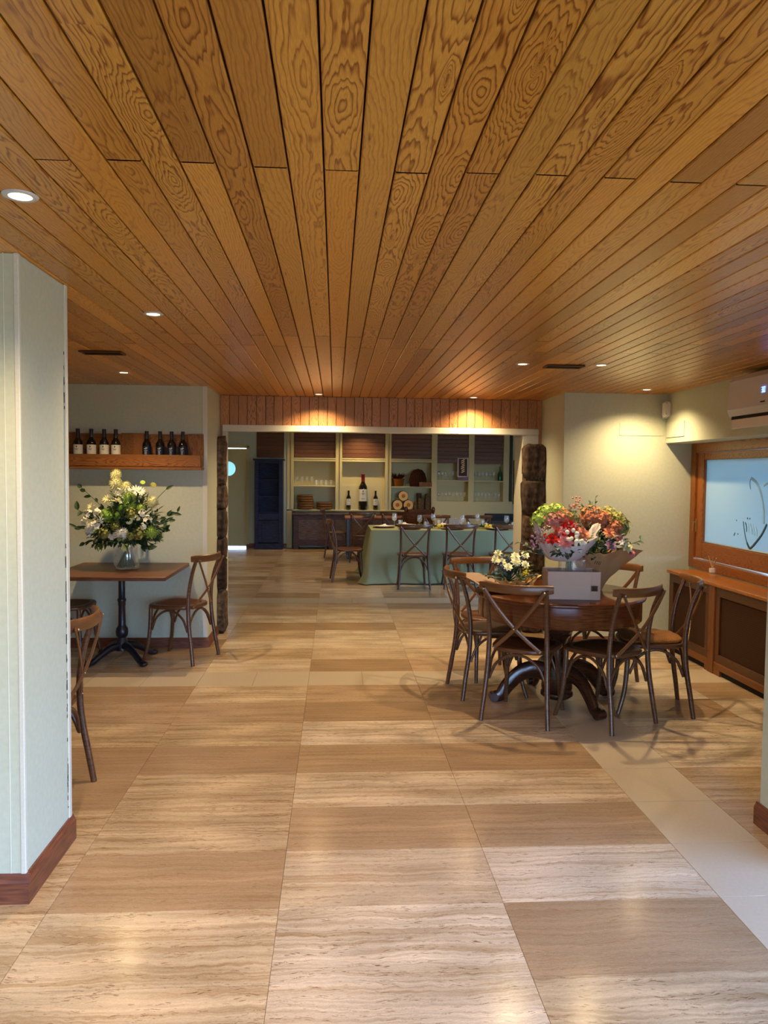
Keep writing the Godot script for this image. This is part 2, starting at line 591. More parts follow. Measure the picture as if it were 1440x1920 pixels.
func make_materials() -> void:
	T.wood = wood_texture()
	var pale: Image = T.wood.get_image().duplicate()
	pale.resize(576, 1024)
	pale.adjust_bcs(1.12, 0.85, 0.58)
	T.wood_red = tex(pale)
	T.stone = travertine_texture()
	T.plaster = speckle(3, 26.0, 26.0, 0.972, 1.0)
	T.grain = speckle(9, 3.0, 40.0, 0.62, 1.0)
	T.rough = speckle(12, 9.0, 9.0, 0.35, 1.0, 256, 5)
	T.weave = cane_texture(rgb(196, 150, 92), rgb(92, 58, 30))
	T.mesh = cane_texture(rgb(150, 120, 96), rgb(92, 70, 54))
	M.ceil = [wood_mat(Color(1, 1, 1), 0.28, 0.42), wood_mat(Color(0.95, 0.92, 0.88), 0.28, 0.42), wood_mat(Color(0.9, 0.86, 0.84), 0.28, 0.42)]
	M.header = wood_mat(Color(0.98, 0.84, 0.78), 0.42)
	M.header.albedo_texture = T.wood_red
	M.shelf_wood = wood_mat(Color(0.72, 0.64, 0.66), 0.5)
	M.frame_wood = wood_mat(Color(0.73, 0.61, 0.56), 0.32)
	M.blind_wood = wood_mat(Color(0.62, 0.48, 0.44), 0.5)
	M.blind_wood.albedo_texture = T.wood_red
	M.dark_gap = mat(rgb(58, 30, 14), 0.9, 0.2)
	M.stone = mat(Color(1, 1, 1), 0.19, 0.34)
	M.stone.albedo_texture = T.stone
	M.strip = tri_mat(rgb(196, 182, 162), T.plaster, Vector3(2, 2, 2), 0.28, 0.5, true)
	M.grout = mat(rgb(150, 124, 94), 0.8, 0.3)
	M.wall = tri_mat(rgb(201, 207, 187), T.plaster, Vector3(1.2, 1.2, 1.2), 0.75, 0.3, true)
	M.trim = tri_mat(rgb(216, 216, 202), T.plaster, Vector3(3, 3, 3), 0.5, 0.4, true)
	M.base = tri_mat(rgb(142, 82, 58), T.grain, Vector3(2, 2, 2), 0.42, 0.5, true)
	M.chip = mat(rgb(70, 66, 62), 0.9, 0.2)
	M.chair = tri_mat(rgb(108, 72, 48), T.grain, Vector3(7, 1.6, 7), 0.30, 0.5)
	M.chair_rail = tri_mat(rgb(134, 88, 52), T.grain, Vector3(2, 14, 2), 0.28, 0.5)
	M.seat = tri_mat(rgb(112, 70, 44), T.grain, Vector3(4, 4, 4), 0.34, 0.5)
	M.cane = tri_mat(rgb(132, 94, 66), T.weave, Vector3(9, 9, 9), 0.6, 0.4)
	M.wicker = tri_mat(rgb(208, 184, 150), T.weave, Vector3(6, 6, 6), 0.7, 0.3)
	M.rivet = mat(rgb(196, 190, 176), 0.25, 0.5, 0.9)
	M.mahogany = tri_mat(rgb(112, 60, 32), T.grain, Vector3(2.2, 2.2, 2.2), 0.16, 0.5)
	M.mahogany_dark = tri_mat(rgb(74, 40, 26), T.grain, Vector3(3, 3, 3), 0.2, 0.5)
	M.table_top = tri_mat(rgb(128, 78, 52), T.grain, Vector3(1.5, 3, 4), 0.4, 0.5)
	M.iron = mat(rgb(14, 17, 34), 0.34, 0.5)
	M.glass = mat(Color(0.96, 0.99, 0.97, 0.04), 0.03, 0.5)
	M.glass.transparency = BaseMaterial3D.TRANSPARENCY_ALPHA
	M.crystal = mat(Color(0.97, 0.99, 0.98, 0.07), 0.02, 0.6)
	M.crystal.transparency = BaseMaterial3D.TRANSPARENCY_ALPHA
	M.water = mat(Color(0.9, 0.96, 0.92, 0.04), 0.05, 0.5)
	M.water.transparency = BaseMaterial3D.TRANSPARENCY_ALPHA
	M.bottle = mat(rgb(14, 16, 16), 0.08, 0.6)
	M.capsule = mat(rgb(22, 24, 34), 0.35, 0.5)
	M.capsule_red = mat(rgb(130, 18, 22), 0.4, 0.5)
	M.label = mat(rgb(226, 220, 200), 0.7, 0.3)
	M.label_dark = mat(rgb(22, 30, 52), 0.4, 0.4)
	M.ink = mat(rgb(40, 40, 42), 0.7, 0.3)
	M.white_ink = mat(rgb(205, 210, 215), 0.6, 0.3)
	M.white = mat(rgb(228, 228, 226), 0.35, 0.5)
	M.plastic = mat(rgb(222, 222, 226), 0.22, 0.5)
	M.dark = mat(rgb(18, 18, 24), 0.6, 0.3)
	M.black = mat(rgb(10, 10, 12), 0.5, 0.4)
	M.brass = mat(rgb(190, 160, 96), 0.3, 0.5, 0.9)
	M.steel = mat(rgb(200, 200, 198), 0.3, 0.5, 0.9)
	M.kraft = tri_mat(rgb(186, 146, 104), T.plaster, Vector3(8, 8, 8), 0.8, 0.2)
	M.paper = tri_mat(rgb(206, 200, 204), T.plaster, Vector3(6, 6, 6), 0.65, 0.3)
	M.taupe = tri_mat(rgb(150, 128, 112), T.plaster, Vector3(6, 6, 6), 0.7, 0.3)
	M.cream_paper = tri_mat(rgb(226, 186, 124), T.plaster, Vector3(6, 6, 6), 0.75, 0.2)
	M.card = tri_mat(rgb(196, 172, 156), T.plaster, Vector3(5, 5, 5), 0.8, 0.2)
	M.cloth = tri_mat(rgb(150, 154, 120), T.plaster, Vector3(7, 7, 7), 0.9, 0.2)
	M.napkin = mat(rgb(226, 222, 212), 0.85, 0.2)
	M.china = mat(rgb(226, 224, 218), 0.16, 0.5)
	M.charger = tri_mat(rgb(120, 82, 50), T.weave, Vector3(12, 12, 12), 0.7, 0.3)
	M.lemon = mat(rgb(236, 190, 40), 0.45, 0.5)
	M.cabinet_blue = tri_mat(rgb(50, 58, 92), T.grain, Vector3(2, 1.2, 2), 0.55, 0.4)
	M.sideboard = tri_mat(rgb(112, 84, 84), T.grain, Vector3(2, 2, 2), 0.5, 0.4)
	M.sideboard_panel = tri_mat(rgb(134, 112, 102), T.grain, Vector3(2, 2, 2), 0.55, 0.4)
	M.cream = tri_mat(rgb(212, 200, 148), T.plaster, Vector3(2, 2, 2), 0.55, 0.4)
	M.stack_wood = tri_mat(rgb(150, 104, 62), T.grain, Vector3(4, 4, 4), 0.6, 0.3)
	M.log = tri_mat(rgb(226, 186, 120), T.plaster, Vector3(6, 6, 6), 0.8, 0.2)
	M.log_heart = tri_mat(rgb(172, 118, 66), T.plaster, Vector3(6, 6, 6), 0.8, 0.2)
	M.bark = tri_mat(rgb(140, 116, 88), T.rough, Vector3(6, 2, 6), 0.9, 0.2)
	M.dried = mat(rgb(84, 42, 36), 0.9, 0.2)
	M.basket = tri_mat(rgb(214, 170, 118), T.weave, Vector3(6, 6, 6), 0.8, 0.2)
	M.bread = tri_mat(rgb(92, 54, 40), T.rough, Vector3(5, 5, 5), 0.9, 0.2)
	M.green_glass = mat(rgb(10, 92, 48), 0.1, 0.6)
	M.rock = [tri_mat(rgb(112, 92, 80), T.rough, Vector3(1.6, 1.1, 1.6), 0.9, 0.3), tri_mat(rgb(92, 74, 66), T.rough, Vector3(1.2, 1.6, 1.2), 0.9, 0.3), tri_mat(rgb(140, 116, 96), T.rough, Vector3(1.6, 1.6, 1.6), 0.9, 0.3)]
	M.mortar = tri_mat(rgb(128, 112, 96), T.rough, Vector3(6, 6, 6), 0.95, 0.2)
	M.panel_mesh = tri_mat(rgb(124, 104, 92), T.mesh, Vector3(4, 4, 4), 0.8, 0.3)
	M.radiator_frame = wood_mat(Color(0.42, 0.35, 0.38), 0.4)
	M.plinth = wood_mat(Color(0.62, 0.52, 0.52), 0.4)
	M.sill = wood_mat(Color(0.82, 0.72, 0.68), 0.3)
	M.frost = mat(rgb(170, 194, 196), 0.35, 0.5)
	M.frost.backlight_enabled = true
	M.frost.backlight = Color(0.50, 0.64, 0.66)
	M.pane = mat(Color(0.9, 0.95, 0.97, 0.06), 0.02, 0.5)
	M.pane.transparency = BaseMaterial3D.TRANSPARENCY_ALPHA
	M.leaf = []
	for q in [[58, 82, 40], [38, 62, 36], [92, 116, 60], [78, 98, 84], [46, 70, 50]]:
		var m := mat(rgb(q[0], q[1], q[2]), 0.55, 0.4)
		m.backlight_enabled = true
		m.backlight = Color(0.12, 0.16, 0.05)
		M.leaf.append(m)
	M.petal = {}
	var pc := {"white": [236, 234, 220], "cream": [228, 226, 178], "lime": [168, 196, 92], "green": [128, 166, 70], "red": [196, 34, 28], "pink": [226, 142, 142], "coral": [214, 108, 84], "peach": [232, 158, 118], "rust": [176, 112, 84], "dusty": [170, 112, 112], "mauve": [168, 130, 160], "yellow": [236, 212, 30], "pale_yellow": [244, 240, 196], "olive": [150, 150, 78], "blue": [74, 78, 104]}
	for q in pc:
		var m := mat(rgb(pc[q][0], pc[q][1], pc[q][2]), 0.7, 0.3)
		m.backlight_enabled = true
		m.backlight = Color(0.15, 0.14, 0.1)
		M.petal[q] = m
	M.stem = mat(rgb(70, 96, 48), 0.6, 0.4)
	M.lamp_ring = mat(rgb(205, 205, 205), 0.35, 0.5, 0.3)
	M.lamp_glow = mat(rgb(255, 244, 220), 0.5, 0.3)
	M.lamp_glow.emission_enabled = true
	M.lamp_glow.emission = Color(1.0, 0.9, 0.72)
	M.lamp_glow.emission_energy_multiplier = 6.0
	M.digits = mat(rgb(200, 215, 255), 0.5, 0.3)
	M.digits.emission_enabled = true
	M.digits.emission = Color(0.5, 0.65, 1.0)
	M.digits.emission_energy_multiplier = 1.5

# ---------------------------------------------------------------- the scene
func _ready() -> void:
	rng.seed = 11
	# camera, sky, exposure
	var cam := Camera3D.new()
	cam.name = "camera"
	cam.position = Vector3(0, 1.55, 0)
	cam.rotation = Vector3(deg_to_rad(-2.8204), deg_to_rad(-3.6363), 0.0105)
	cam.fov = rad_to_deg(2.0 * atan(960.0 / 1442.0))
	cam.near = 0.05
	add_child(cam)
	cam.current = true
	var env := Environment.new()
	env.tonemap_mode = Environment.TONE_MAPPER_LINEAR
	env.tonemap_exposure = 1.28
	env.background_mode = Environment.BG_SKY
	env.sky = Sky.new()
	var sm := ProceduralSkyMaterial.new()
	sm.sky_top_color = Color(0.54, 0.73, 1.0)
	sm.sky_horizon_color = Color(0.72, 0.85, 1.0)
	sm.ground_bottom_color = Color(0.40, 0.40, 0.38)
	sm.ground_horizon_color = Color(0.50, 0.50, 0.48)
	sm.sky_energy_multiplier = 1.0
	env.sky.sky_material = sm
	env.background_energy_multiplier = 14.5
	env.sdfgi_enabled = true
	env.ssao_enabled = true
	env.ssil_enabled = true
	var we := WorldEnvironment.new()
	we.name = "environment"
	we.environment = env
	add_child(we)
	make_materials()
	build_floor()
	build_ceiling()
	build_walls()
	build_window_side()
	build_far_wall()
	build_lamps()
	build_chairs()
	build_left_table()
	build_wine_shelf()
	build_round_table()
	build_banquet()
	build_far_things()
	build_small_things()

# ---------------------------------------------------------------- floor
const ROW_F := 0.4135
func tile_mesh(w: float, d: float, k: int, flip: int) -> ArrayMesh:
	var b := MB.new()
	var g := 0.0005
	var h := Vector3(w * 0.5 - g, 0, d * 0.5 - g)
	var top: Array[Vector3] = []
	var low: Array[Vector3] = []
	var u: Array[Vector2] = []
	for q in [[-1, -1], [1, -1], [1, 1], [-1, 1]]:
		top.append(Vector3(q[0] * (h.x - 0.0008), 0, q[1] * (h.z - 0.0008)))
		low.append(Vector3(q[0] * h.x, -0.0012, q[1] * h.z))
		var a: float = (q[0] * 0.5 + 0.5) * 0.98 + 0.01
		var e: float = (q[1] * 0.5 + 0.5) * 0.98 + 0.01
		if flip & 1:
			a = 1.0 - a
		if flip & 2:
			e = 1.0 - e
		u.append(Vector2(((k % 2) + a) * 0.5, (int(k / 2.0) + e) * 0.25))
	b.quad(top[0], top[1], top[2], top[3], Vector3.UP, u[0], u[1], u[2], u[3])
	for i in 4:
		var j := (i + 1) % 4
		b.quad(top[i], top[j], low[j], low[i], (top[i] + top[j]) + Vector3.UP * 0.2, u[i], u[j], u[j], u[i])
		b.quad(low[i], low[j], low[j] - Vector3(0, 0.012, 0), low[i] - Vector3(0, 0.012, 0), top[i] + top[j], u[i], u[j], u[j], u[i])
	return b.mesh(M.stone)

func strip_mesh(w: float, d: float) -> ArrayMesh:
	var b := MB.new()
	b.box(Vector3(-w * 0.5 + 0.001, -0.013, -d * 0.5 + 0.001), Vector3(w * 0.5 - 0.001, 0, d * 0.5 - 0.001), 0.0012)
	return b.mesh(M.strip)

func build_floor() -> void:
	var slab := MB.new()
	slab.box(Vector3(-3.9, -0.12, -16.4), Vector3(4.9, -0.004, 3.4))
	var fl := struct("floor", slab, M.grout)
	var cache := {}
	var place := func(x0: float, x1: float, z0: float, z1: float, k: int, f: int) -> void:
		var w := x1 - x0
		var d := z1 - z0
		var key := "%.3f %.3f %d %d" % [w, d, k, f]
		if not cache.has(key):
			cache[key] = strip_mesh(w, d) if k < 0 else tile_mesh(w, d, k, f)
		put("tile", cache[key], fl, Vector3((x0 + x1) * 0.5, 0, (z0 + z1) * 0.5))
	var r := RandomNumberGenerator.new()
	r.seed = 5
	# near field: columns of slabs either side of the plain strip that runs away from the camera
	var cols := []
	for k in 4:
		cols.append([-0.19 - 0.81 * (k + 1), -0.19 - 0.81 * k])
	cols.append([-0.19, 0.62])
	cols.append([0.62, 1.43])
	cols.append([1.82, 2.63])
	cols.append([2.63, 3.44])
	# slabs seen closest: which stone lies where (column, row) as in the photograph
	var known := {"3 7": 0, "4 7": 6, "5 7": 5, "3 8": 0, "4 8": 2, "5 8": 3, "3 6": 1, "4 6": 4, "5 6": 2, "3 5": 3, "4 5": 1, "5 5": 1, "3 4": 3, "4 4": 0, "5 4": 0, "4 3": 1, "3 3": 5, "5 3": 5, "3 2": 3, "4 2": 6, "5 2": 6, "4 1": 5, "3 1": 7, "5 1": 7, "4 0": 7, "3 0": 0, "5 0": 1}
	var rest := MB.new()
	for row in 20:
		var z1 := -5.583 + ROW_F * (row + 1)
		var z0 := -5.583 + ROW_F * row
		for ci in cols.size():
			var order: int = [3, 2, 1, 0, 4, 5, 6, 7][ci]
			var key := "%d %d" % [{0: 3, 1: 2, 2: 1, 3: 0, 4: 4, 5: 5, 6: 6, 7: 7}[ci], row]
			var k: int = known.get(key, r.randi() % 8)
			var f := r.randi() % 4
			if z0 < 0.6:
				place.call(cols[ci][0], cols[ci][1], z0, z1, k, f)
			elif order >= 0:
				add_tile(rest, cols[ci][0], cols[ci][1], z0, z1, k)
		if z0 < 0.6:
			place.call(1.43, 1.82, z0, z1, -1, 0)
	# plain strip across the room
	for i in 16:
		place.call(-3.43 + 0.405 * i, -3.43 + 0.405 * (i + 1), -5.978, -5.583, -1, 0)
	# middle field
	for row in 8:
		for k in 8:
			var x0 := -2.62 + 0.81 * k
			place.call(x0, x0 + 0.81, -5.978 - 0.398 * (row + 1), -5.978 - 0.398 * row, r.randi() % 8, r.randi() % 4)
	for i in 15:
		place.call(-2.215 + 0.405 * i, -2.215 + 0.405 * (i + 1), -9.558, -9.162, -1, 0)
	# far field beyond the second strip: too narrow in the picture to tell the slabs apart
	for row in 17:
		for k in 9:
			var x0 := -2.62 + 0.81 * k
			add_tile(rest, x0, x0 + 0.81, -9.558 - 0.4 * (row + 1), -9.558 - 0.4 * row, r.randi() % 8)
	var o := part("far_tiles", rest, M.stone, fl)
	o.set_meta("kind", "stuff")

func add_tile(b: MB, x0: float, x1: float, z0: float, z1: float, k: int) -> void:
	var g := 0.001
	var ua := Vector2((k % 2) * 0.5 + 0.005, int(k / 2.0) * 0.25 + 0.003)
	var ub := ua + Vector2(0.49, 0.244)
	b.quad(Vector3(x0 + g, 0, z0 + g), Vector3(x1 - g, 0, z0 + g), Vector3(x1 - g, 0, z1 - g), Vector3(x0 + g, 0, z1 - g), Vector3.UP, ua, Vector2(ub.x, ua.y), ub, Vector2(ua.x, ub.y))
	b.quad(Vector3(x0 + g, 0, z1 - g), Vector3(x1 - g, 0, z1 - g), Vector3(x1 - g, -0.006, z1 - g), Vector3(x0 + g, -0.006, z1 - g), Vector3.BACK, ua, ua, ua, ua)

# ---------------------------------------------------------------- ceiling of planks
func plank_mesh(w: float, l: float, th: float, variant: int, v0: float, flip: bool, m: Material) -> ArrayMesh:
	# face down, long side along z, bevelled long edges; centred on x and z, underside at y = 0
	var b := MB.new()
	var hw := w * 0.5
	var hl := l * 0.5
	var c := 0.003
	var u0 := (variant + 0.02) / float(WOOD_N)
	var u1 := (variant + 0.98) / float(WOOD_N)
	if flip:
		var q := u0; u0 = u1; u1 = q
	var va := v0
	var vb := v0 + l / 4.8
	var xs := [-hw, -hw + c, hw - c, hw]
	var ys := [c, 0.0, 0.0, c]
	for i in 3:
		var ua: float = lerpf(u0, u1, (xs[i] + hw) / w)
		var ub: float = lerpf(u0, u1, (xs[i + 1] + hw) / w)
		b.quad(Vector3(xs[i], ys[i], -hl), Vector3(xs[i + 1], ys[i + 1], -hl), Vector3(xs[i + 1], ys[i + 1], hl), Vector3(xs[i], ys[i], hl), Vector3(0.5 * (i - 1), -1, 0), Vector2(ua, va), Vector2(ub, va), Vector2(ub, vb), Vector2(ua, vb))
	for s in [-1.0, 1.0]:
		b.quad(Vector3(s * hw, c, -hl), Vector3(s * hw, c, hl), Vector3(s * hw, th, hl), Vector3(s * hw, th, -hl), Vector3(s, 0, 0), Vector2(u0, va), Vector2(u0, vb), Vector2(u0, vb), Vector2(u0, va))
		b.quad(Vector3(-hw, c, s * hl), Vector3(hw, c, s * hl), Vector3(hw, th, s * hl), Vector3(-hw, th, s * hl), Vector3(0, 0, s), Vector2(u0, va), Vector2(u1, va), Vector2(u1, va), Vector2(u0, va))
	return b.mesh(m)

func build_ceiling() -> void:
	var slab := MB.new()
	slab.box(Vector3(-3.9, CEIL + 0.014, -7.62), Vector3(3.8, CEIL + 0.2, 3.4))
	var ce := struct("ceiling", slab, M.dark_gap)
	var r := RandomNumberGenerator.new()
	r.seed = 31
	# what each plank near the middle looks like: variant, even planks have a joint at z = -1.94
	for k in range(-41, 35):
		var x := -0.034 + BOARD_W * (k + 0.5)
		var cuts: Array
		if k % 2 == 0:
			cuts = [0.9, -1.94 + r.randf_range(-0.01, 0.01), -4.62 + r.randf_range(-0.02, 0.02), -7.6]
		else:
			cuts = [0.9, -4.28 + r.randf_range(-0.02, 0.02), -7.6]
		for i in cuts.size() - 1:
			var l: float = cuts[i] - cuts[i + 1] - 0.007
			if x < -1.2 and i == 0 and k % 2 == 0:
				pass
			var m := plank_mesh(BOARD_W - 0.0042, l, 0.013, r.randi() % WOOD_N, r.randf(), r.randf() < 0.5, M.ceil[[0, 0, 1, 2][r.randi() % 4]])
			var o := put("board", m, ce, Vector3(x, CEIL + r.randf_range(-0.0006, 0.0006), (cuts[i] + cuts[i + 1]) * 0.5))
			o.rotation.z = r.randf_range(-0.004, 0.004)
	# the planks go on over the part of the room behind the camera
	var rest := MB.new()
	for k in range(-41, 35):
		var x := -0.034 + BOARD_W * (k + 0.5)
		rest.uo = Vector2((r.randi() % WOOD_N) / float(WOOD_N), r.randf())
		rest.box(Vector3(x - BOARD_W * 0.5 + 0.0013, CEIL, 0.903), Vector3(x + BOARD_W * 0.5 - 0.0013, CEIL + 0.013, 3.0), 0.002)
	part("rear_boards", rest, M.ceil[0], ce).set_meta("kind", "stuff")

# ---------------------------------------------------------------- walls
func skirting(called: String, a: Vector3, b: Vector3, out: Vector3, h := 0.085) -> void:
	# a moulded skirting board from a to b, standing out along out
	var s := MB.new()
	var l := (b - a).length()
	var pts := v2([0, 0, 0.018, 0, 0.018, h - 0.028, 0.014, h - 0.016, 0.009, h - 0.008, 0.007, h, 0, h])
	s.slab(pts, a, out, Vector3.UP, (b - a).normalized() * l)
	struct(called, s, M.base)

func build_walls() -> void:
	var b := MB.new()
	# outer shell
	b.box(Vector3(-3.9, 0, -7.6), Vector3(-3.6, CEIL + 0.1, 3.0))
	struct("wall_left", b, M.wall)
	# near pier on the left, its end face towards the passage
	b = MB.new()
	b.box(Vector3(-3.6, 0, -3.24), Vector3(-1.10, CEIL, -2.77), 0.004)
	var pier := struct("wall_near_left", b, M.wall)
	b = MB.new()      # corner beads and the plaster step beside them
	b.box(Vector3(-1.116, 0.1, -2.785), Vector3(-1.097, CEIL, -2.766), 0.003)
	b.box(Vector3(-1.152, 0.1, -2.772), Vector3(-1.149, CEIL, -2.768), 0.001)
	b.box(Vector3(-1.101, 0.1, -3.243), Vector3(-1.094, CEIL, -3.215), 0.002)
	part("corner_bead", b, M.trim, pier)
	b = MB.new()      # flaked paint along the far corner
	var r := RandomNumberGenerator.new()
	r.seed = 8
	for i in 46:
		var y := r.randf_range(0.14, 1.25) if i < 38 else r.randf_range(1.7, 2.05)
		var hh := r.randf_range(0.004, 0.035)
		b.box(Vector3(-1.0995, y, -3.213 + r.randf_range(-0.002, 0.003)), Vector3(-1.0985, y + hh, -3.209 + r.randf_range(-0.001, 0.004)))
	part("flaked_paint", b, M.chip, pier).set_meta("kind", "stuff")
	skirting("baseboard_near_left", Vector3(-3.6, 0, -2.77), Vector3(-1.082, 0, -2.77), Vector3(0, 0, 1), 0.105)
	skirting("baseboard_near_left_side", Vector3(-1.10, 0, -2.77), Vector3(-1.10, 0, -3.255), Vector3(1, 0, 0), 0.105)
	# near pier on the right
	b = MB.new()
	b.box(Vector3(1.905, 0, -3.26), Vector3(3.35, CEIL, -2.85), 0.004)
	struct("wall_near_right", b, M.wall)
	skirting("baseboard_near_right", Vector3(1.905, 0, -3.275), Vector3(1.905, 0, -2.835), Vector3(-1, 0, 0), 0.1)
	# far piers on both sides of the opening
	b = MB.new()
	b.box(Vector3(-3.6, 0, -7.95), Vector3(-1.125, CEIL + 0.3, -6.85), 0.003)
	var pl := struct("wall_back_left", b, M.wall)
	b = MB.new()
	b.box(Vector3(-1.165, 0.09, -6.853), Vector3(-1.121, CEIL, -6.84), 0.002)
	part("corner_bead", b, M.trim, pl)
	skirting("baseboard_back_left", Vector3(-3.6, 0, -6.85), Vector3(-1.107, 0, -6.85), Vector3(0, 0, 1))
	skirting("baseboard_back_left_side", Vector3(-1.125, 0, -6.85), Vector3(-1.125, 0, -7.4), Vector3(1, 0, 0))
	b = MB.new()
	b.box(Vector3(2.055, 0, -7.95), Vector3(3.35, CEIL + 0.3, -6.85), 0.003)
	var pr := struct("wall_back_right", b, M.wall)
	b = MB.new()     # filled openings that show as shallow frames in the plaster
	b.box(Vector3(2.566, 1.921, -6.852), Vector3(2.972, 2.036, -6.846), 0.0015)
	part("cover_panel", b, M.wall, pr)
	skirting("baseboard_back_right", Vector3(2.04, 0, -6.85), Vector3(3.0, 0, -6.85), Vector3(0, 0, 1))
	# header of upright boards over the opening
	b = MB.new()
	b.box(Vector3(-1.125, 2.0, -7.9), Vector3(2.055, CEIL + 0.3, -7.612))
	var hd := struct("wall_header", b, M.dark_gap)
	var w := 0.0876
	var x := -1.125
	var i := 0
	while x < 2.05:
		var bw := minf(w * r.randf_range(0.92, 1.06), 2.055 - x)
		var p := MB.new()
		p.uo = Vector2((r.randi() % WOOD_N) / float(WOOD_N) - x / 0.0876 / 12.0, r.randf())
		p.box(Vector3(x + 0.0015, 2.0, -7.612), Vector3(x + bw - 0.0015, CEIL, -7.598 + r.randf_range(0, 0.002)), 0.003)
		part("board", p, M.header, hd)
		x += bw
		i += 1
	# narrow board down each side
	for s in [[-1.125, -1.10], [2.022, 2.055]]:
		var p := MB.new()
		p.box(Vector3(s[0], 1.7, -7.64), Vector3(s[1], 2.0, -7.6), 0.002)
		part("side_board", p, M.header, hd)
	# painted frame of the opening
	b = MB.new()
	b.box(Vector3(-1.10, 1.955, -7.72), Vector3(2.022, 2.015, -7.590), 0.003)
	struct("trim_1", b, M.trim)
	b = MB.new()
	b.box(Vector3(-1.10, 0, -7.72), Vector3(-1.062, 1.955, -7.6), 0.002)
	struct("trim_2", b, M.trim)
	b = MB.new()
	b.box(Vector3(1.865, 0, -7.95), Vector3(2.022, 1.955, -7.6), 0.002)
	struct("trim_3", b, M.trim)
	build_stone_post("wall_stone_left", -1.145, -1.045, 1.90, 21)
	build_stone_post("wall_stone_right", 1.845, 2.06, 1.865, 77)
	# front wall behind the camera with its wide glazed doorway, and the right wall beside it
	b = MB.new()
	b.box(Vector3(-3.9, 0, 3.0), Vector3(-1.9, CEIL + 0.1, 3.3))
	b.box(Vector3(2.6, 0, 3.0), Vector3(3.65, CEIL + 0.1, 3.3))
	b.box(Vector3(-1.9, 2.16, 3.0), Vector3(2.6, CEIL + 0.1, 3.3))
	struct("wall_front", b, M.wall)
	b = MB.new()
	for q in [-1.9, -0.4, 1.1, 2.56]:
		b.box(Vector3(q, 0, 3.1), Vector3(q + 0.06, 2.16, 3.16), 0.004)
	b.box(Vector3(-1.9, 2.1, 3.1), Vector3(2.6, 2.16, 3.16), 0.004)
	var dr := struct("door_2", b, M.frame_wood)
	for q in [-1.84, -0.34, 1.16]:
		b = MB.new()
		b.box(Vector3(q, 0.02, 3.127), Vector3(q + 1.44 - (0.04 if q > 1 else 0.0), 2.1, 3.133))
		part("pane", b, M.pane, dr)

func build_stone_post(called: String, x0: float, x1: float, top: float, sd: int) -> void:
	var r := RandomNumberGenerator.new()
	r.seed = sd
	var fn := FastNoiseLite.new()
	fn.seed = sd
	fn.frequency = 9.0
	var core := MB.new()
	core.box(Vector3(x0 + 0.02, 0, -7.6), Vector3(x1 - 0.02, top - 0.05, -7.45))
	var root := struct(called, core, M.mortar)
	var y := 0.0
	var i := 0
	while y < top - 0.02:
		var hh := minf(r.randf_range(0.2, 0.42), top - y)
		if top - y - hh < 0.15:
			hh = top - y
		var c := Vector3((x0 + x1) * 0.5, y + hh * 0.5, -7.5)
		var s := Vector3((x1 - x0) * 0.5 * r.randf_range(0.95, 1.06), hh * 0.49, 0.10 * r.randf_range(0.92, 1.1))
		var b := MB.new()
		var rows := []
		for a in 9:
			var line := PackedVector3Array()
			for e in 16:
				var la := PI * a / 8.0
				var lo := TAU * e / 16.0
				var d := Vector3(sin(la) * cos(lo), cos(la), sin(la) * sin(lo))
				# rounded block
				var q := Vector3(signf(d.x) * pow(absf(d.x), 0.42), signf(d.y) * pow(absf(d.y), 0.36), signf(d.z) * pow(absf(d.z), 0.42))
				var p := q * s
				p += d * fn.get_noise_3dv(p * 1.4 + Vector3(i * 3.0, 0, 0)) * 0.026
				line.append(p)
			rows.append(line)
		b.grid(rows, true)
		part("stone", b, M.rock[r.randi() % 3], root, c)
		y += hh
		i += 1

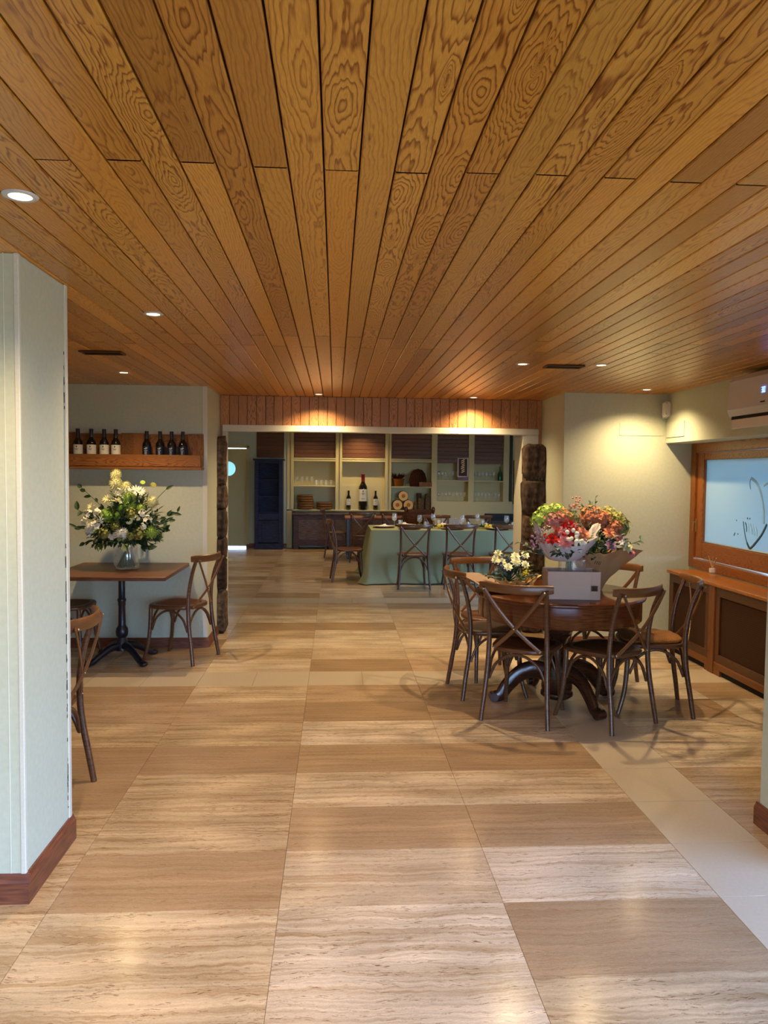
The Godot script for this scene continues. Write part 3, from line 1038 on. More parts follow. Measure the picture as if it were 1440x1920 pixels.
# ---------------------------------------------------------------- window side
func build_window_side() -> void:
	var b := MB.new()
	b.box(Vector3(3.0, 1.855, -6.86), Vector3(3.35, CEIL + 0.1, -4.25), 0.003)     # above the window
	b.box(Vector3(3.0, 0, -4.25), Vector3(3.35, CEIL + 0.1, -3.2))
	b.box(Vector3(3.25, 0, -6.86), Vector3(3.35, 0.74, -4.25))
	b.box(Vector3(3.25, 0.74, -6.86), Vector3(3.35, 1.855, -6.83))
	b.box(Vector3(3.0, 2.16, -2.9), Vector3(3.35, CEIL + 0.1, 3.0))               # over the side doorway
	b.box(Vector3(3.0, 0, -0.1), Vector3(3.35, 2.16, 3.0))
	var wr := struct("wall_right", b, M.wall)
	b = MB.new()
	b.box(Vector3(2.994, 1.905, -6.83), Vector3(3.002, 2.04, -6.48), 0.0015)
	part("cover_panel", b, M.wall, wr)
	# side doorway near the camera, glazed
	b = MB.new()
	for q in [-2.84, -1.5, -0.16]:
		b.box(Vector3(3.15, 0, q), Vector3(3.21, 2.16, q + 0.06), 0.004)
	b.box(Vector3(3.15, 2.1, -2.84), Vector3(3.21, 2.16, -0.1), 0.004)
	var sd := struct("door_3", b, M.frame_wood)
	for q in [-2.78, -1.44]:
		b = MB.new()
		b.box(Vector3(3.177, 0.02, q), Vector3(3.183, 2.1, q + 1.28))
		part("pane", b, M.pane, sd)
	# the wooden window with its frosted pane
	var root := MB.new()
	root.box(Vector3(3.235, 0.735, -6.835), Vector3(3.33, 1.86, -6.745), 0.004)
	var win := struct("window_1", root, M.frame_wood)
	var add := func(called: String, lo: Vector3, hi: Vector3, m: Material) -> void:
		part(called, bx(lo, hi, 0.004), m, win)
	add.call("head_rail", Vector3(3.235, 1.775, -6.745), Vector3(3.33, 1.86, -4.27), M.frame_wood)
	add.call("bottom_rail", Vector3(3.235, 0.735, -6.745), Vector3(3.33, 0.815, -4.27), M.frame_wood)
	add.call("side_stile", Vector3(3.235, 0.735, -4.36), Vector3(3.33, 1.86, -4.27), M.frame_wood)
	add.call("sash_stile", Vector3(3.252, 0.83, -6.74), Vector3(3.31, 1.77, -6.62), M.frame_wood)
	add.call("sash_stile", Vector3(3.252, 0.83, -4.48), Vector3(3.31, 1.77, -4.365), M.frame_wood)
	add.call("sash_rail", Vector3(3.252, 1.705, -6.62), Vector3(3.31, 1.77, -4.48), M.frame_wood)
	add.call("sash_rail", Vector3(3.252, 0.83, -6.62), Vector3(3.31, 0.972, -4.48), M.frame_wood)
	add.call("glazing_bead", Vector3(3.262, 0.972, -6.62), Vector3(3.30, 0.984, -4.48), M.steel)
	var hb := MB.new()
	hb.box(Vector3(3.243, 1.06, -6.735), Vector3(3.252, 1.18, -6.715), 0.003)
	hb.tube(PackedVector3Array([Vector3(3.243, 1.15, -6.725), Vector3(3.22, 1.15, -6.725), Vector3(3.215, 1.07, -6.725)]), 0.006)
	part("window_catch", hb, M.brass, win)
	b = MB.new()
	b.box(Vector3(3.277, 0.972, -6.62), Vector3(3.287, 1.705, -4.48))
	var pane := part("frosted_pane", b, M.frost, win)
	# lettering seen from behind: ribbons whose colours imitate light through clear cuts
	var ink := mat(rgb(52, 84, 104), 0.4, 0.4)
	var pale := mat(rgb(214, 236, 240), 0.4, 0.4)  # bright tone stands in for daylight passing the letters
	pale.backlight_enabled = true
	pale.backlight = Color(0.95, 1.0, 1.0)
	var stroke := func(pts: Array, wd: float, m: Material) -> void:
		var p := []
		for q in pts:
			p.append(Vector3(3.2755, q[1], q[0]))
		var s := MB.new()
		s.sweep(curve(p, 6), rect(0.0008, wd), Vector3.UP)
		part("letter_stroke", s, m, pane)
	stroke.call([[-5.98, 1.20], [-5.965, 1.15], [-5.94, 1.08], [-5.915, 1.035]], 0.010, ink)
	stroke.call([[-5.95, 1.195], [-5.93, 1.165], [-5.925, 1.12]], 0.010, ink)
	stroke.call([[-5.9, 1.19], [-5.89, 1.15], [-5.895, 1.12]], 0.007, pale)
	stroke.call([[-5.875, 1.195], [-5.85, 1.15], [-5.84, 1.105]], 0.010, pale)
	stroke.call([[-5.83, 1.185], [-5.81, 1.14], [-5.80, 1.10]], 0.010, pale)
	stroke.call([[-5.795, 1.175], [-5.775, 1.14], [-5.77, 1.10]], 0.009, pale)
	stroke.call([[-5.92, 1.235], [-5.915, 1.222]], 0.012, ink)
	stroke.call([[-5.885, 1.235], [-5.88, 1.222]], 0.012, ink)
	stroke.call([[-6.09, 1.205], [-6.08, 1.198]], 0.010, ink)
	stroke.call([[-6.10, 1.10], [-6.12, 1.075]], 0.012, ink)
	stroke.call([[-6.06, 1.097], [-6.05, 1.088]], 0.010, ink)
	stroke.call([[-5.915, 1.035], [-5.88, 1.0], [-5.85, 1.0], [-5.78, 1.05], [-5.7, 1.12], [-5.64, 1.2]], 0.022, ink)
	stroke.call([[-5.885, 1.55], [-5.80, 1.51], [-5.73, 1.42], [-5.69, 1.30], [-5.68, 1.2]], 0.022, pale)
	stroke.call([[-5.885, 1.55], [-5.9, 1.51], [-5.885, 1.46]], 0.006, ink)
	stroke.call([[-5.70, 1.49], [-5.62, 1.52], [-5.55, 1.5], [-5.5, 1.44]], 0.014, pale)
	# the sill and the radiator casing under it
	var t := thing("radiator_casing", "long brown radiator casing with woven panels under the frosted window", "radiator cover", Vector3(3.0, 0, -5.5))
	t.position = Vector3.ZERO
	part("top_board", bx(Vector3(2.975, 0.695, -6.70), Vector3(3.245, 0.722, -4.27), 0.004), M.sill, t)
	part("end_panel", bx(Vector3(3.0, 0, -6.69), Vector3(3.22, 0.695, -6.665), 0.002), M.radiator_frame, t)
	part("top_rail", bx(Vector3(2.995, 0.62, -6.665), Vector3(3.02, 0.695, -4.27), 0.002), M.radiator_frame, t)
	part("bottom_rail", bx(Vector3(2.995, 0.10, -6.665), Vector3(3.02, 0.165, -4.27), 0.002), M.radiator_frame, t)
	for q in [[-6.665, -6.60], [-6.0, -5.93], [-5.84, -5.77], [-4.36, -4.27]]:
		part("stile", bx(Vector3(2.995, 0.165, q[0]), Vector3(3.02, 0.62, q[1]), 0.002), M.radiator_frame, t)
	part("post", bx(Vector3(2.985, 0.0, -5.93), Vector3(3.02, 0.695, -5.84), 0.003), M.plinth, t)
	for q in [[-6.60, -6.0], [-5.77, -4.36]]:
		var pm := MB.new()
		pm.box(Vector3(3.008, 0.165, q[0]), Vector3(3.016, 0.62, q[1]))
		part("woven_panel", pm, M.panel_mesh, t)
	for q in [[-6.665, -5.93], [-5.84, -4.27]]:
		part("plinth", bx(Vector3(2.992, 0.045, q[0]), Vector3(3.02, 0.10, q[1]), 0.002), M.plinth, t)
		var dk := MB.new()
		dk.box(Vector3(3.012, 0.0, q[0] + 0.1), Vector3(3.03, 0.045, q[1] - 0.06))
		part("air_slot", dk, M.dark, t)
		for e in [[q[0], q[0] + 0.1], [q[1] - 0.06, q[1]]]:
			part("foot", bx(Vector3(2.992, 0, e[0]), Vector3(3.02, 0.045, e[1]), 0.001), M.plinth, t)
	# air conditioner
	var ac := thing("air_conditioner", "white wall-mounted air conditioner above the frosted window", "air conditioner", Vector3(3.0, 1.93, -4.95))
	b = MB.new()
	var pf := v2([0, 0.02, 0, 0.33, -0.17, 0.335, -0.195, 0.30, -0.21, 0.10, -0.195, 0.055, -0.15, 0.03])
	b.slab(pf, Vector3(0, 0, -0.41), Vector3(1, 0, 0), Vector3(0, 1, 0), Vector3(0, 0, 0.82))
	part("body", b, M.plastic, ac)
	b = MB.new()
	b.box(Vector3(-0.19, 0.03, -0.385), Vector3(-0.12, 0.062, 0.385))
	part("air_outlet", b, M.dark, ac)
	b = MB.new()
	b.box(Vector3(-0.197, -0.035, -0.37), Vector3(-0.187, 0.03, 0.37), 0.003)
	b.xf = Transform3D(Basis(Vector3(0, 0, 1), 0.5), Vector3(0.02, 0.06, 0))
	part("flap", b, M.plastic, ac)
	for z in [-0.37, -0.10, 0.2]:
		b = MB.new()
		b.box(Vector3(-0.165, 0.0, z), Vector3(-0.13, 0.05, z + 0.016), 0.003)
		part("flap_arm", b, M.white, ac)
	b = MB.new()     # two lit figures: 30
	var seg := func(z0: float, y0: float, z1: float, y1: float) -> void:
		b.box(Vector3(-0.2075, minf(y0, y1) - 0.002, minf(z0, z1) - 0.002), Vector3(-0.2045, maxf(y0, y1) + 0.002, maxf(z0, z1) + 0.002))
	var y0 := 0.185
	for q in [0.0, 0.016, 0.032]:
		seg.call(0.02, y0 + q, 0.034, y0 + q)
	seg.call(0.034, y0, 0.034, y0 + 0.032)
	seg.call(0.044, y0, 0.058, y0)
	seg.call(0.044, y0 + 0.032, 0.058, y0 + 0.032)
	seg.call(0.044, y0, 0.044, y0 + 0.032)
	seg.call(0.058, y0, 0.058, y0 + 0.032)
	part("display", b, M.digits, ac)
	b = MB.new()
	b.box(Vector3(-0.2125, 0.118, 0.02), Vector3(-0.207, 0.126, 0.07), 0.001)
	part("badge", b, M.ink, ac)
	# alarm sensor high in the corner
	var se := thing("alarm_sensor", "small white motion sensor fixed high in the wall corner", "sensor", Vector3(2.965, 2.09, -6.80))
	b = MB.new()
	b.slab(rect(0.06, 0.135, 0.014), Vector3(0, 0.0675, 0), Vector3(1, 0, 0), Vector3(0, 1, 0), Vector3(0, 0, 0.045))
	b.xf = Transform3D(Basis(Vector3.UP, -0.35), Vector3.ZERO)
	part("housing", b, M.white, se)
	b = MB.new()
	b.xf = Transform3D(Basis(Vector3.UP, -0.35), Vector3.ZERO)
	b.box(Vector3(-0.008, 0.022, 0.044), Vector3(0.008, 0.03, 0.047))
	part("lens", b, M.ink, se)
	b = MB.new()
	b.xf = Transform3D(Basis(Vector3.UP, -0.35), Vector3.ZERO)
	b.box(Vector3(-0.005, 0.038, 0.044), Vector3(0.005, 0.044, 0.047))
	part("indicator", b, M.ink, se)
	b = MB.new()
	b.xf = Transform3D(Basis(Vector3.UP, -0.35), Vector3.ZERO)
	b.box(Vector3(-0.014, 0.12, 0.044), Vector3(0.014, 0.124, 0.047))
	part("imprint", b, M.ink, se)
	b = MB.new()
	b.xf = Transform3D(Basis(Vector3.UP, -0.35), Vector3.ZERO)
	b.box(Vector3(-0.02, -0.01, -0.055), Vector3(0.02, 0.1, 0.002))
	part("bracket", b, M.white, se)
	# reed diffuser on the sill
	var rd := thing("reed_diffuser", "reed diffuser with white collar standing on the wooden window sill", "diffuser", Vector3(3.14, 0.722, -6.19))
	b = MB.new()
	b.lathe(v2([0, 0.001, 0.022, 0.001, 0.024, 0.004, 0.024, 0.04, 0.018, 0.046, 0, 0.046]), 14)
	part("bottle", b, M.crystal, rd)
	b = MB.new()
	b.lathe(v2([0, 0.0405, 0.027, 0.0405, 0.027, 0.072, 0.018, 0.074, 0, 0.074]), 16)
	part("collar", b, M.white, rd)
	for q in [[-0.01, -0.055, 0.17], [0.0, 0.0, 0.17], [0.005, 0.05, 0.165], [0.0, 0.058, 0.16]]:
		b = MB.new()
		b.tube(PackedVector3Array([Vector3(0, 0.065, 0), Vector3(q[0], q[2], q[1])]), 0.0042, 6)
		part("reed", b, M.kraft, rd)

# ---------------------------------------------------------------- lamps
func build_lamps() -> void:
	# recessed downlights, each a glowing disc in a metal ring with its lamp just below
	var label := "recessed round downlight glowing in the plank ceiling"
	var spots := [[-0.19, -1.19, "over the passage between the near piers"], [-0.865, -2.2, "just in front of the left pier"], [-0.87, -3.76, "behind the left pier, over the chair"], [-1.607, -5.985, "in front of the wine shelf"], [-0.163, -7.345, "before the board header, nearer the wine shelf"], [1.327, -7.40, "before the board header, nearer the round table"], [1.249, -5.14, "over the round table beside the ceiling vent"], [1.78, -5.116, "over the round table, towards the air conditioner"], [2.66, -6.49, "near the wall corner with the motion sensor"]]
	for s in spots:
		lamp(Vector3(s[0], CEIL, s[1]), "recessed downlight in the plank ceiling " + s[2], LAMP_E, 68.0)
	for s in [[-1.5, -13.2, 0.8, "before the porthole door"], [0.5, -15.58, 1.1, "close over the huge bottle"], [-0.5, -15.45, 0.45, "close over the wooden platters"], [2.4, -14.6, 0.7, "added before the framed award"], [1.3, -11.3, 1.7, "added over the green table"], [-0.5, -10.2, 0.8, "added to warm the bare floor before the porthole door"]]:  # ceiling hidden here: shelf lamps follow the lit shelves, others added for brightness
		lamp(Vector3(s[0], 2.6, s[1]), "unseen recessed downlight in the far room's ceiling " + s[3], LAMP_E * s[2], 60.0, "back room downlights")

const LAMP_E := 1.75
func lamp(at: Vector3, label: String, e: float, angle: float, group := "ceiling downlights") -> void:
	var o := thing("downlight", label, "ceiling light", at, 0.0, group)
	var b := MB.new()
	b.lathe(v2([0.031, 0.004, 0.031, -0.004, 0.041, -0.006, 0.047, -0.003, 0.048, 0.0]), 20)
	part("ring", b, M.lamp_ring, o)
	b = MB.new()
	b.lathe(v2([0, 0.0, 0.031, 0.0]), 18)
	part("bulb", b, M.lamp_glow, o, Vector3(0, -0.001, 0))
	var l := SpotLight3D.new()
	l.name = "spot"
	l.light_color = Color(1.0, 0.86, 0.64)
	l.light_energy = e
	l.light_size = 0.018
	l.spot_angle = angle
	l.spot_angle_attenuation = 1.0
	l.spot_range = 14.0
	l.spot_attenuation = 2.0
	l.shadow_enabled = true
	o.add_child(l)
	l.position = Vector3(0, -0.012, 0)
	l.rotation.x = -PI / 2

# ---------------------------------------------------------------- cross-back chair, facing +z
var chair_proto: Node3D
func make_chair(called: String, label: String, wicker := false) -> Node3D:
	var t := thing(called, label, "chair")
	var fl := circle(1.0, 8)
	# seat: rounded frame with a woven inlay
	var outline := PackedVector2Array()
	for i in 28:
		var a := TAU * i / 28.0
		var ca := cos(a)
		var sa := sin(a)
		var x := 0.205 * signf(ca) * pow(absf(ca), 0.62)
		var z := 0.205 * signf(sa) * pow(absf(sa), 0.62)
		x *= 1.0 + 0.10 * z / 0.2
		outline.append(Vector2(x, z))
	var rings := [[0.88, 0.440], [0.99, 0.440], [1.02, 0.447], [1.02, 0.462], [0.99, 0.470], [0.84, 0.472], [0.80, 0.467]]
	var b := MB.new()
	var rows := []
	for q in rings:
		var line := PackedVector3Array()
		for p in outline:
			line.append(Vector3(p.x * q[0], q[1], p.y * q[0]))
		rows.append(line)
	b.grid(rows, true)
	var low := PackedVector2Array()
	for p in outline:
		low.append(p * 0.9)
	b.slab(low, Vector3(0, 0.441, 0), Vector3(1, 0, 0), Vector3(0, 0, 1), Vector3(0, 0.004, 0))
	part("seat", b, M.seat, t)
	b = MB.new()
	rows = []
	for q in [[0.83, 0.468], [0.55, 0.4655], [0.28, 0.4635], [0.02, 0.463]]:
		var line := PackedVector3Array()
		for p in outline:
			line.append(Vector3(p.x * q[0], q[1], p.y * q[0]))
		rows.append(line)
	b.grid(rows, true)
	part("woven_seat", b, M.cane, t)
	if wicker:
		b = MB.new()
		rows = []
		for q in [[0.9, 0.470], [0.97, 0.478], [0.95, 0.492], [0.8, 0.502], [0.4, 0.497], [0.02, 0.495]]:
			var line := PackedVector3Array()
			for i in outline.size():
				line.append(Vector3(outline[i].x * q[0], q[1] + 0.003 * sin(i * 2.2), outline[i].y * q[0]))
			rows.append(line)
		b.grid(rows, true)
		part("wicker_pad", b, M.wicker, t)
	for s in [-1.0, 1.0]:
		# rear leg and back post bent from one piece
		b = MB.new()
		var path := curve([Vector3(s * 0.215, 0, -0.245), Vector3(s * 0.203, 0.14, -0.225), Vector3(s * 0.192, 0.32, -0.197), Vector3(s * 0.186, 0.47, -0.188), Vector3(s * 0.184, 0.60, -0.196), Vector3(s * 0.188, 0.74, -0.226), Vector3(s * 0.198, 0.862, -0.272)], 4)
		b.tube(path, [0.0145, 0.016, 0.0165, 0.0165, 0.015, 0.0145, 0.0135], 10)
		part("rear_leg", b, M.chair, t)
		b = MB.new()
		path = curve([Vector3(s * 0.168, 0.445, 0.163), Vector3(s * 0.172, 0.30, 0.168), Vector3(s * 0.18, 0.14, 0.184), Vector3(s * 0.196, 0, 0.222)], 4)
		b.tube(path, [0.0175, 0.0165, 0.015, 0.0135], 10)
		part("front_leg", b, M.chair, t)
	# bentwood hoops under the seat
	var hoop := func(a: Vector3, c: Vector3, up: float) -> void:
		var h := MB.new()
		var p := []
		for i in 11:
			var f := i / 10.0
			var y := lerpf(0.262, up, pow(sin(PI * f), 0.55))
			p.append(Vector3(lerpf(a.x, c.x, f), y, lerpf(a.z, c.z, f)))
		h.sweep(curve(p, 2), circle(0.0095, 8))
		part("hoop", h, M.chair, t)
	hoop.call(Vector3(-0.162, 0, 0.163), Vector3(0.162, 0, 0.163), 0.43)
	hoop.call(Vector3(-0.183, 0, -0.187), Vector3(0.183, 0, -0.187), 0.43)
	for s in [-1.0, 1.0]:
		hoop.call(Vector3(s * 0.188, 0, -0.183), Vector3(s * 0.172, 0, 0.152), 0.43)
	# curved top rail
	b = MB.new()
	var rail := []
	for i in 13:
		var f := i / 12.0 * 2.0 - 1.0
		rail.append(Vector3(f * 0.232, 0.862 + 0.004 * f * f - 0.004, -0.318 + 0.075 * f * f))
	var sc := PackedFloat32Array()
	var cp := curve(rail, 1)
	for i in cp.size():
		var f := absf(i / float(cp.size() - 1) * 2.0 - 1.0)
		sc.append(1.0 if f < 0.9 else 0.8)
	b.sweep(cp, v2([-0.010, -0.022, -0.006, -0.028, 0.004, -0.028, 0.010, -0.020, 0.012, 0.018, 0.006, 0.028, -0.006, 0.028, -0.011, 0.020]), Vector3.UP, sc)
	part("top_rail", b, M.chair_rail, t)
	# crossed straps
	for s in [-1.0, 1.0]:
		b = MB.new()
		var o: float = 0.004 * s
		var p := curve([Vector3(s * 0.192, 0.850, -0.292 + o), Vector3(s * 0.115, 0.74, -0.285 + o), Vector3(s * 0.015, 0.62, -0.265 + o), Vector3(-s * 0.075, 0.53, -0.235 + o), Vector3(-s * 0.15, 0.462, -0.207 + o)], 4)
		b.sweep(p, rect(0.025, 0.007, 0.002), Vector3(0, 0.25, -1))
		part("cross_strap", b, M.chair_rail, t)
	for q in [Vector3(0.192, 0.848, -0.302), Vector3(-0.192, 0.848, -0.302), Vector3(0.003, 0.606, -0.272), Vector3(0.148, 0.466, -0.214), Vector3(-0.148, 0.466, -0.214)]:
		b = MB.new()
		b.ball(q, Vector3(0.0065, 0.0065, 0.004), 8, 5)
		part("rivet", b, M.rivet, t)
	return t

func face(d: Vector2) -> float:      # turn that makes +z point along (x, z)
	return atan2(d.x, d.y)

func build_chairs() -> void:
	var g := "cross-back chairs around the round table"
	chair_proto = make_chair("dining_chair", "brown cross-back chair at the round table, its back to the cardboard box's left")
	chair_proto.position = Vector3(1.236, 0, -4.855)
	chair_proto.rotation.y = face(Vector2(0.50, -0.87))
	tag(chair_proto, "brown bentwood cross-back chair at the round table in front of the small white bouquet", "chair", g)
	copy(chair_proto, Vector3(1.717, 0, -4.755), face(Vector2(-0.52, -0.85)), "brown bentwood cross-back chair at the round table in front of the cardboard box's right end", g)
	copy(chair_proto, Vector3(1.105, 0, -5.41), face(Vector2(0.99, -0.10)), "brown cross-back chair at the round table on the side towards the passage", g)
	copy(chair_proto, Vector3(1.97, 0, -5.58), face(Vector2(-0.66, 0.75)), "brown cross-back chair behind the round table against the pale wall", g)
	copy(chair_proto, Vector3(1.20, 0, -5.87), face(Vector2(0.22, 0.97)), "brown cross-back chair behind the small white bouquet on the round table", g)
	var wk := make_chair("dining_chair", "brown cross-back chair with a wicker seat pad beside the radiator casing", true)
	wk.position = Vector3(2.112, 0, -5.0)
	wk.rotation.y = face(Vector2(-0.975, -0.2))
	wk.set_meta("group", g)
	copy(chair_proto, Vector3(-1.285, 0, -6.44), face(Vector2(-0.935, -0.33)), "brown cross-back chair at the square table beside the stone post", "chairs at the square table")
	copy(chair_proto, Vector3(-2.19, 0, -6.40), face(Vector2(1, 0.05)), "brown cross-back chair at the square table half hidden by the near pier", "chairs at the square table")
	copy(chair_proto, Vector3(-1.435, 0, -3.64), face(Vector2(-1, 0.02)), "brown cross-back chair standing behind the near left pier", "chairs at the square table")
	g = "chairs round the green-clothed table"
	copy(chair_proto, Vector3(1.07, 0, -10.47), face(Vector2(0, -1)), "brown cross-back chair before the green cloth, nearest the table's draped corner", g)
	copy(chair_proto, Vector3(1.70, 0, -10.50), face(Vector2(0.02, -1)), "brown cross-back chair before the green cloth, second from the draped corner", g)
	copy(chair_proto, Vector3(2.36, 0, -10.50), face(Vector2(0, -1)), "brown cross-back chair before the green cloth, third from the draped corner", g)
	copy(chair_proto, Vector3(0.195, 0, -11.15), face(Vector2(0.99, -0.08)), "brown cross-back chair at the narrow end of the green table", g)
	copy(chair_proto, Vector3(1.66, 0, -12.30), face(Vector2(0, 1)), "brown cross-back chair behind the green table before the white radiator", g)
	copy(chair_proto, Vector3(2.36, 0, -12.28), face(Vector2(0, 1)), "brown cross-back chair behind the green table beside the black fireplace", g)
	g = "chairs round the bare wooden table"
	copy(chair_proto, Vector3(0.05, 0, -14.3), face(Vector2(1, 0)), "brown cross-back chair at the bare table end before the sideboard", g)
	copy(chair_proto, Vector3(0.47, 0, -13.62), face(Vector2(0, -1)), "brown cross-back chair before the bare wooden table, under the big bottle", g)
	copy(chair_proto, Vector3(1.02, 0, -13.72), face(Vector2(0, -1)), "brown cross-back chair before the bare wooden table, beside the carved chair", g)

# ---------------------------------------------------------------- square table with the tall flowers
func build_left_table() -> void:
	var c := Vector3(-1.735, 0, -6.365)
	var t := thing("square_table", "square brown-topped table on a dark cast-iron pedestal under the wine shelf", "table", c)
	part("tabletop", bx(Vector3(-0.455, 0.722, -0.475), Vector3(0.455, 0.752, 0.475), 0.003), M.table_top, t)
	var b := MB.new()
	b.lathe(v2([0.09, 0.722, 0.09, 0.715, 0.03, 0.71, 0.027, 0.69, 0.027, 0.52, 0.034, 0.51, 0.036, 0.50, 0.030, 0.485, 0.030, 0.46, 0.027, 0.45, 0.030, 0.30, 0.034, 0.285, 0.046, 0.27, 0.050, 0.24, 0.046, 0.21, 0.034, 0.195, 0.034, 0.185, 0.044, 0.17, 0.052, 0.12, 0.06, 0.09, 0.02, 0.085]), 16)
	part("pedestal", b, M.iron, t)
	for k in 4:
		b = MB.new()
		var a := 0.75 + PI * 0.5 * k
		var d := Vector3(cos(a), 0, sin(a))
		var p := curve([d * 0.03 + Vector3.UP * 0.125, d * 0.10 + Vector3.UP * 0.12, d * 0.19 + Vector3.UP * 0.075, d * 0.26 + Vector3.UP * 0.032, d * 0.30 + Vector3.UP * 0.024], 4)
		b.tube(p, [0.034, 0.032, 0.026, 0.024, 0.020], 8)
		b.ball(d * 0.305 + Vector3.UP * 0.022, Vector3(0.034, 0.022, 0.034), 10, 6)
		part("foot", b, M.iron, t)
	# glass jug of water
	var at := c + Vector3(0.035, 0.753, -0.03)
	var vs := thing("glass_vase", "clear round-bellied glass jug of water and stems on the square table", "vase", at)
	b = MB.new()
	b.lathe(v2([0, 0.0, 0.078, 0.0, 0.09, 0.01, 0.105, 0.06, 0.106, 0.11, 0.096, 0.17, 0.086, 0.205, 0.088, 0.215, 0.083, 0.215, 0.081, 0.205, 0.091, 0.17, 0.101, 0.11, 0.100, 0.06, 0.086, 0.016, 0, 0.012]), 24)
	part("jug", b, M.glass, vs)
	b = MB.new()
	b.tube(curve([Vector3(0.086, 0.2, 0), Vector3(0.125, 0.205, 0), Vector3(0.138, 0.17, 0), Vector3(0.128, 0.12, 0), Vector3(0.104, 0.095, 0)], 4), 0.006, 8)
	part("handle", b, M.glass, vs)
	b = MB.new()
	b.lathe(v2([0, 0.013, 0.084, 0.017, 0.099, 0.06, 0.100, 0.11, 0.091, 0.165, 0, 0.165]), 20)
	part("water", b, M.water, vs)
	# the bouquet
	var bq := thing("tall_bouquet", "tall white and green bouquet standing in the glass jug", "flowers", at)
	var r := RandomNumberGenerator.new()
	r.seed = 17
	var o := Vector3(0, 0.2, 0)
	b = MB.new()
	for i in 64:
		var a := r.randf() * TAU
		var q := r.randf_range(0.01, 0.075)
		var p := Vector3(cos(a) * q, 0.02, sin(a) * q)
		var e := Vector3(-cos(a) * q * 0.5, 0.24, -sin(a) * q * 0.5)
		b.tube(PackedVector3Array([p, e, Vector3(e.x * 2.0, 0.33, e.z * 2.0)]), 0.005, 5)
	part("stems", b, M.stem, bq)
	# foliage: sprays of leaves filling an open dome
	for k in 5:
		b = MB.new()
		for i in 62:
			var a := r.randf() * TAU
			var el := r.randf_range(-0.35, 1.3)
			var d := Vector3(cos(a) * cos(el), sin(el), sin(a) * cos(el) * 0.8).normalized()
			var l := r.randf_range(0.14, 0.29) * (1.0 + 0.2 * maxf(0.0, d.y))
			var s := o + Vector3(0, 0.09, 0)
			b.tube(PackedVector3Array([o, s + d * l * 0.5, s + d * l]), 0.002, 4, false)
			for q in 7:
				var f := 0.4 + 0.6 * q / 6.0
				var ld := (d + Vector3(r.randf_range(-1, 1), r.randf_range(-0.6, 0.8), r.randf_range(-1, 1)) * 0.9).normalized()
				b.leaf(s + d * l * f, ld, Vector3.UP, r.randf_range(0.035, 0.075), r.randf_range(0.014, 0.034), r.randf_range(0.0, 0.5), 3)
		part("foliage", b, M.leaf[k], bq).set_meta("kind", "stuff")
	# stray branches with bigger leaves
	for q in [[-0.34, 0.46, 0.05, 8], [0.42, 0.27, 0.05, 10], [-0.30, 0.02, 0.1, 9], [0.33, 0.13, 0.08, 14], [0.31, 0.45, -0.02, 3], [-0.37, 0.28, 0.06, 9], [0.20, -0.02, 0.16, 14], [-0.36, 0.14, 0.1, 8], [0.36, 0.2, 0.1, 12], [0.28, 0.05, 0.12, 12]]:
		b = MB.new()
		var e := Vector3(q[0], q[1], q[2])
		var p := curve([o, o + e * 0.4 + Vector3(0, 0.06, 0), e + Vector3(0, 0.2, 0)], 5)
		b.tube(p, 0.0022, 5)
		for i in q[3]:
			var f := lerpf(0.45, 1.0, i / float(q[3] - 1))
			var at2 := p[int(f * (p.size() - 1))]
			var ld := (e.normalized() + Vector3(r.randf_range(-0.8, 0.8), r.randf_range(-0.8, 0.6), r.randf_range(-0.6, 0.6))).normalized()
			b.leaf(at2, ld, Vector3(0, 0.4, 1), r.randf_range(0.05, 0.085), r.randf_range(0.02, 0.045), 0.3, 4)
		part("branch", b, M.leaf[1], bq)
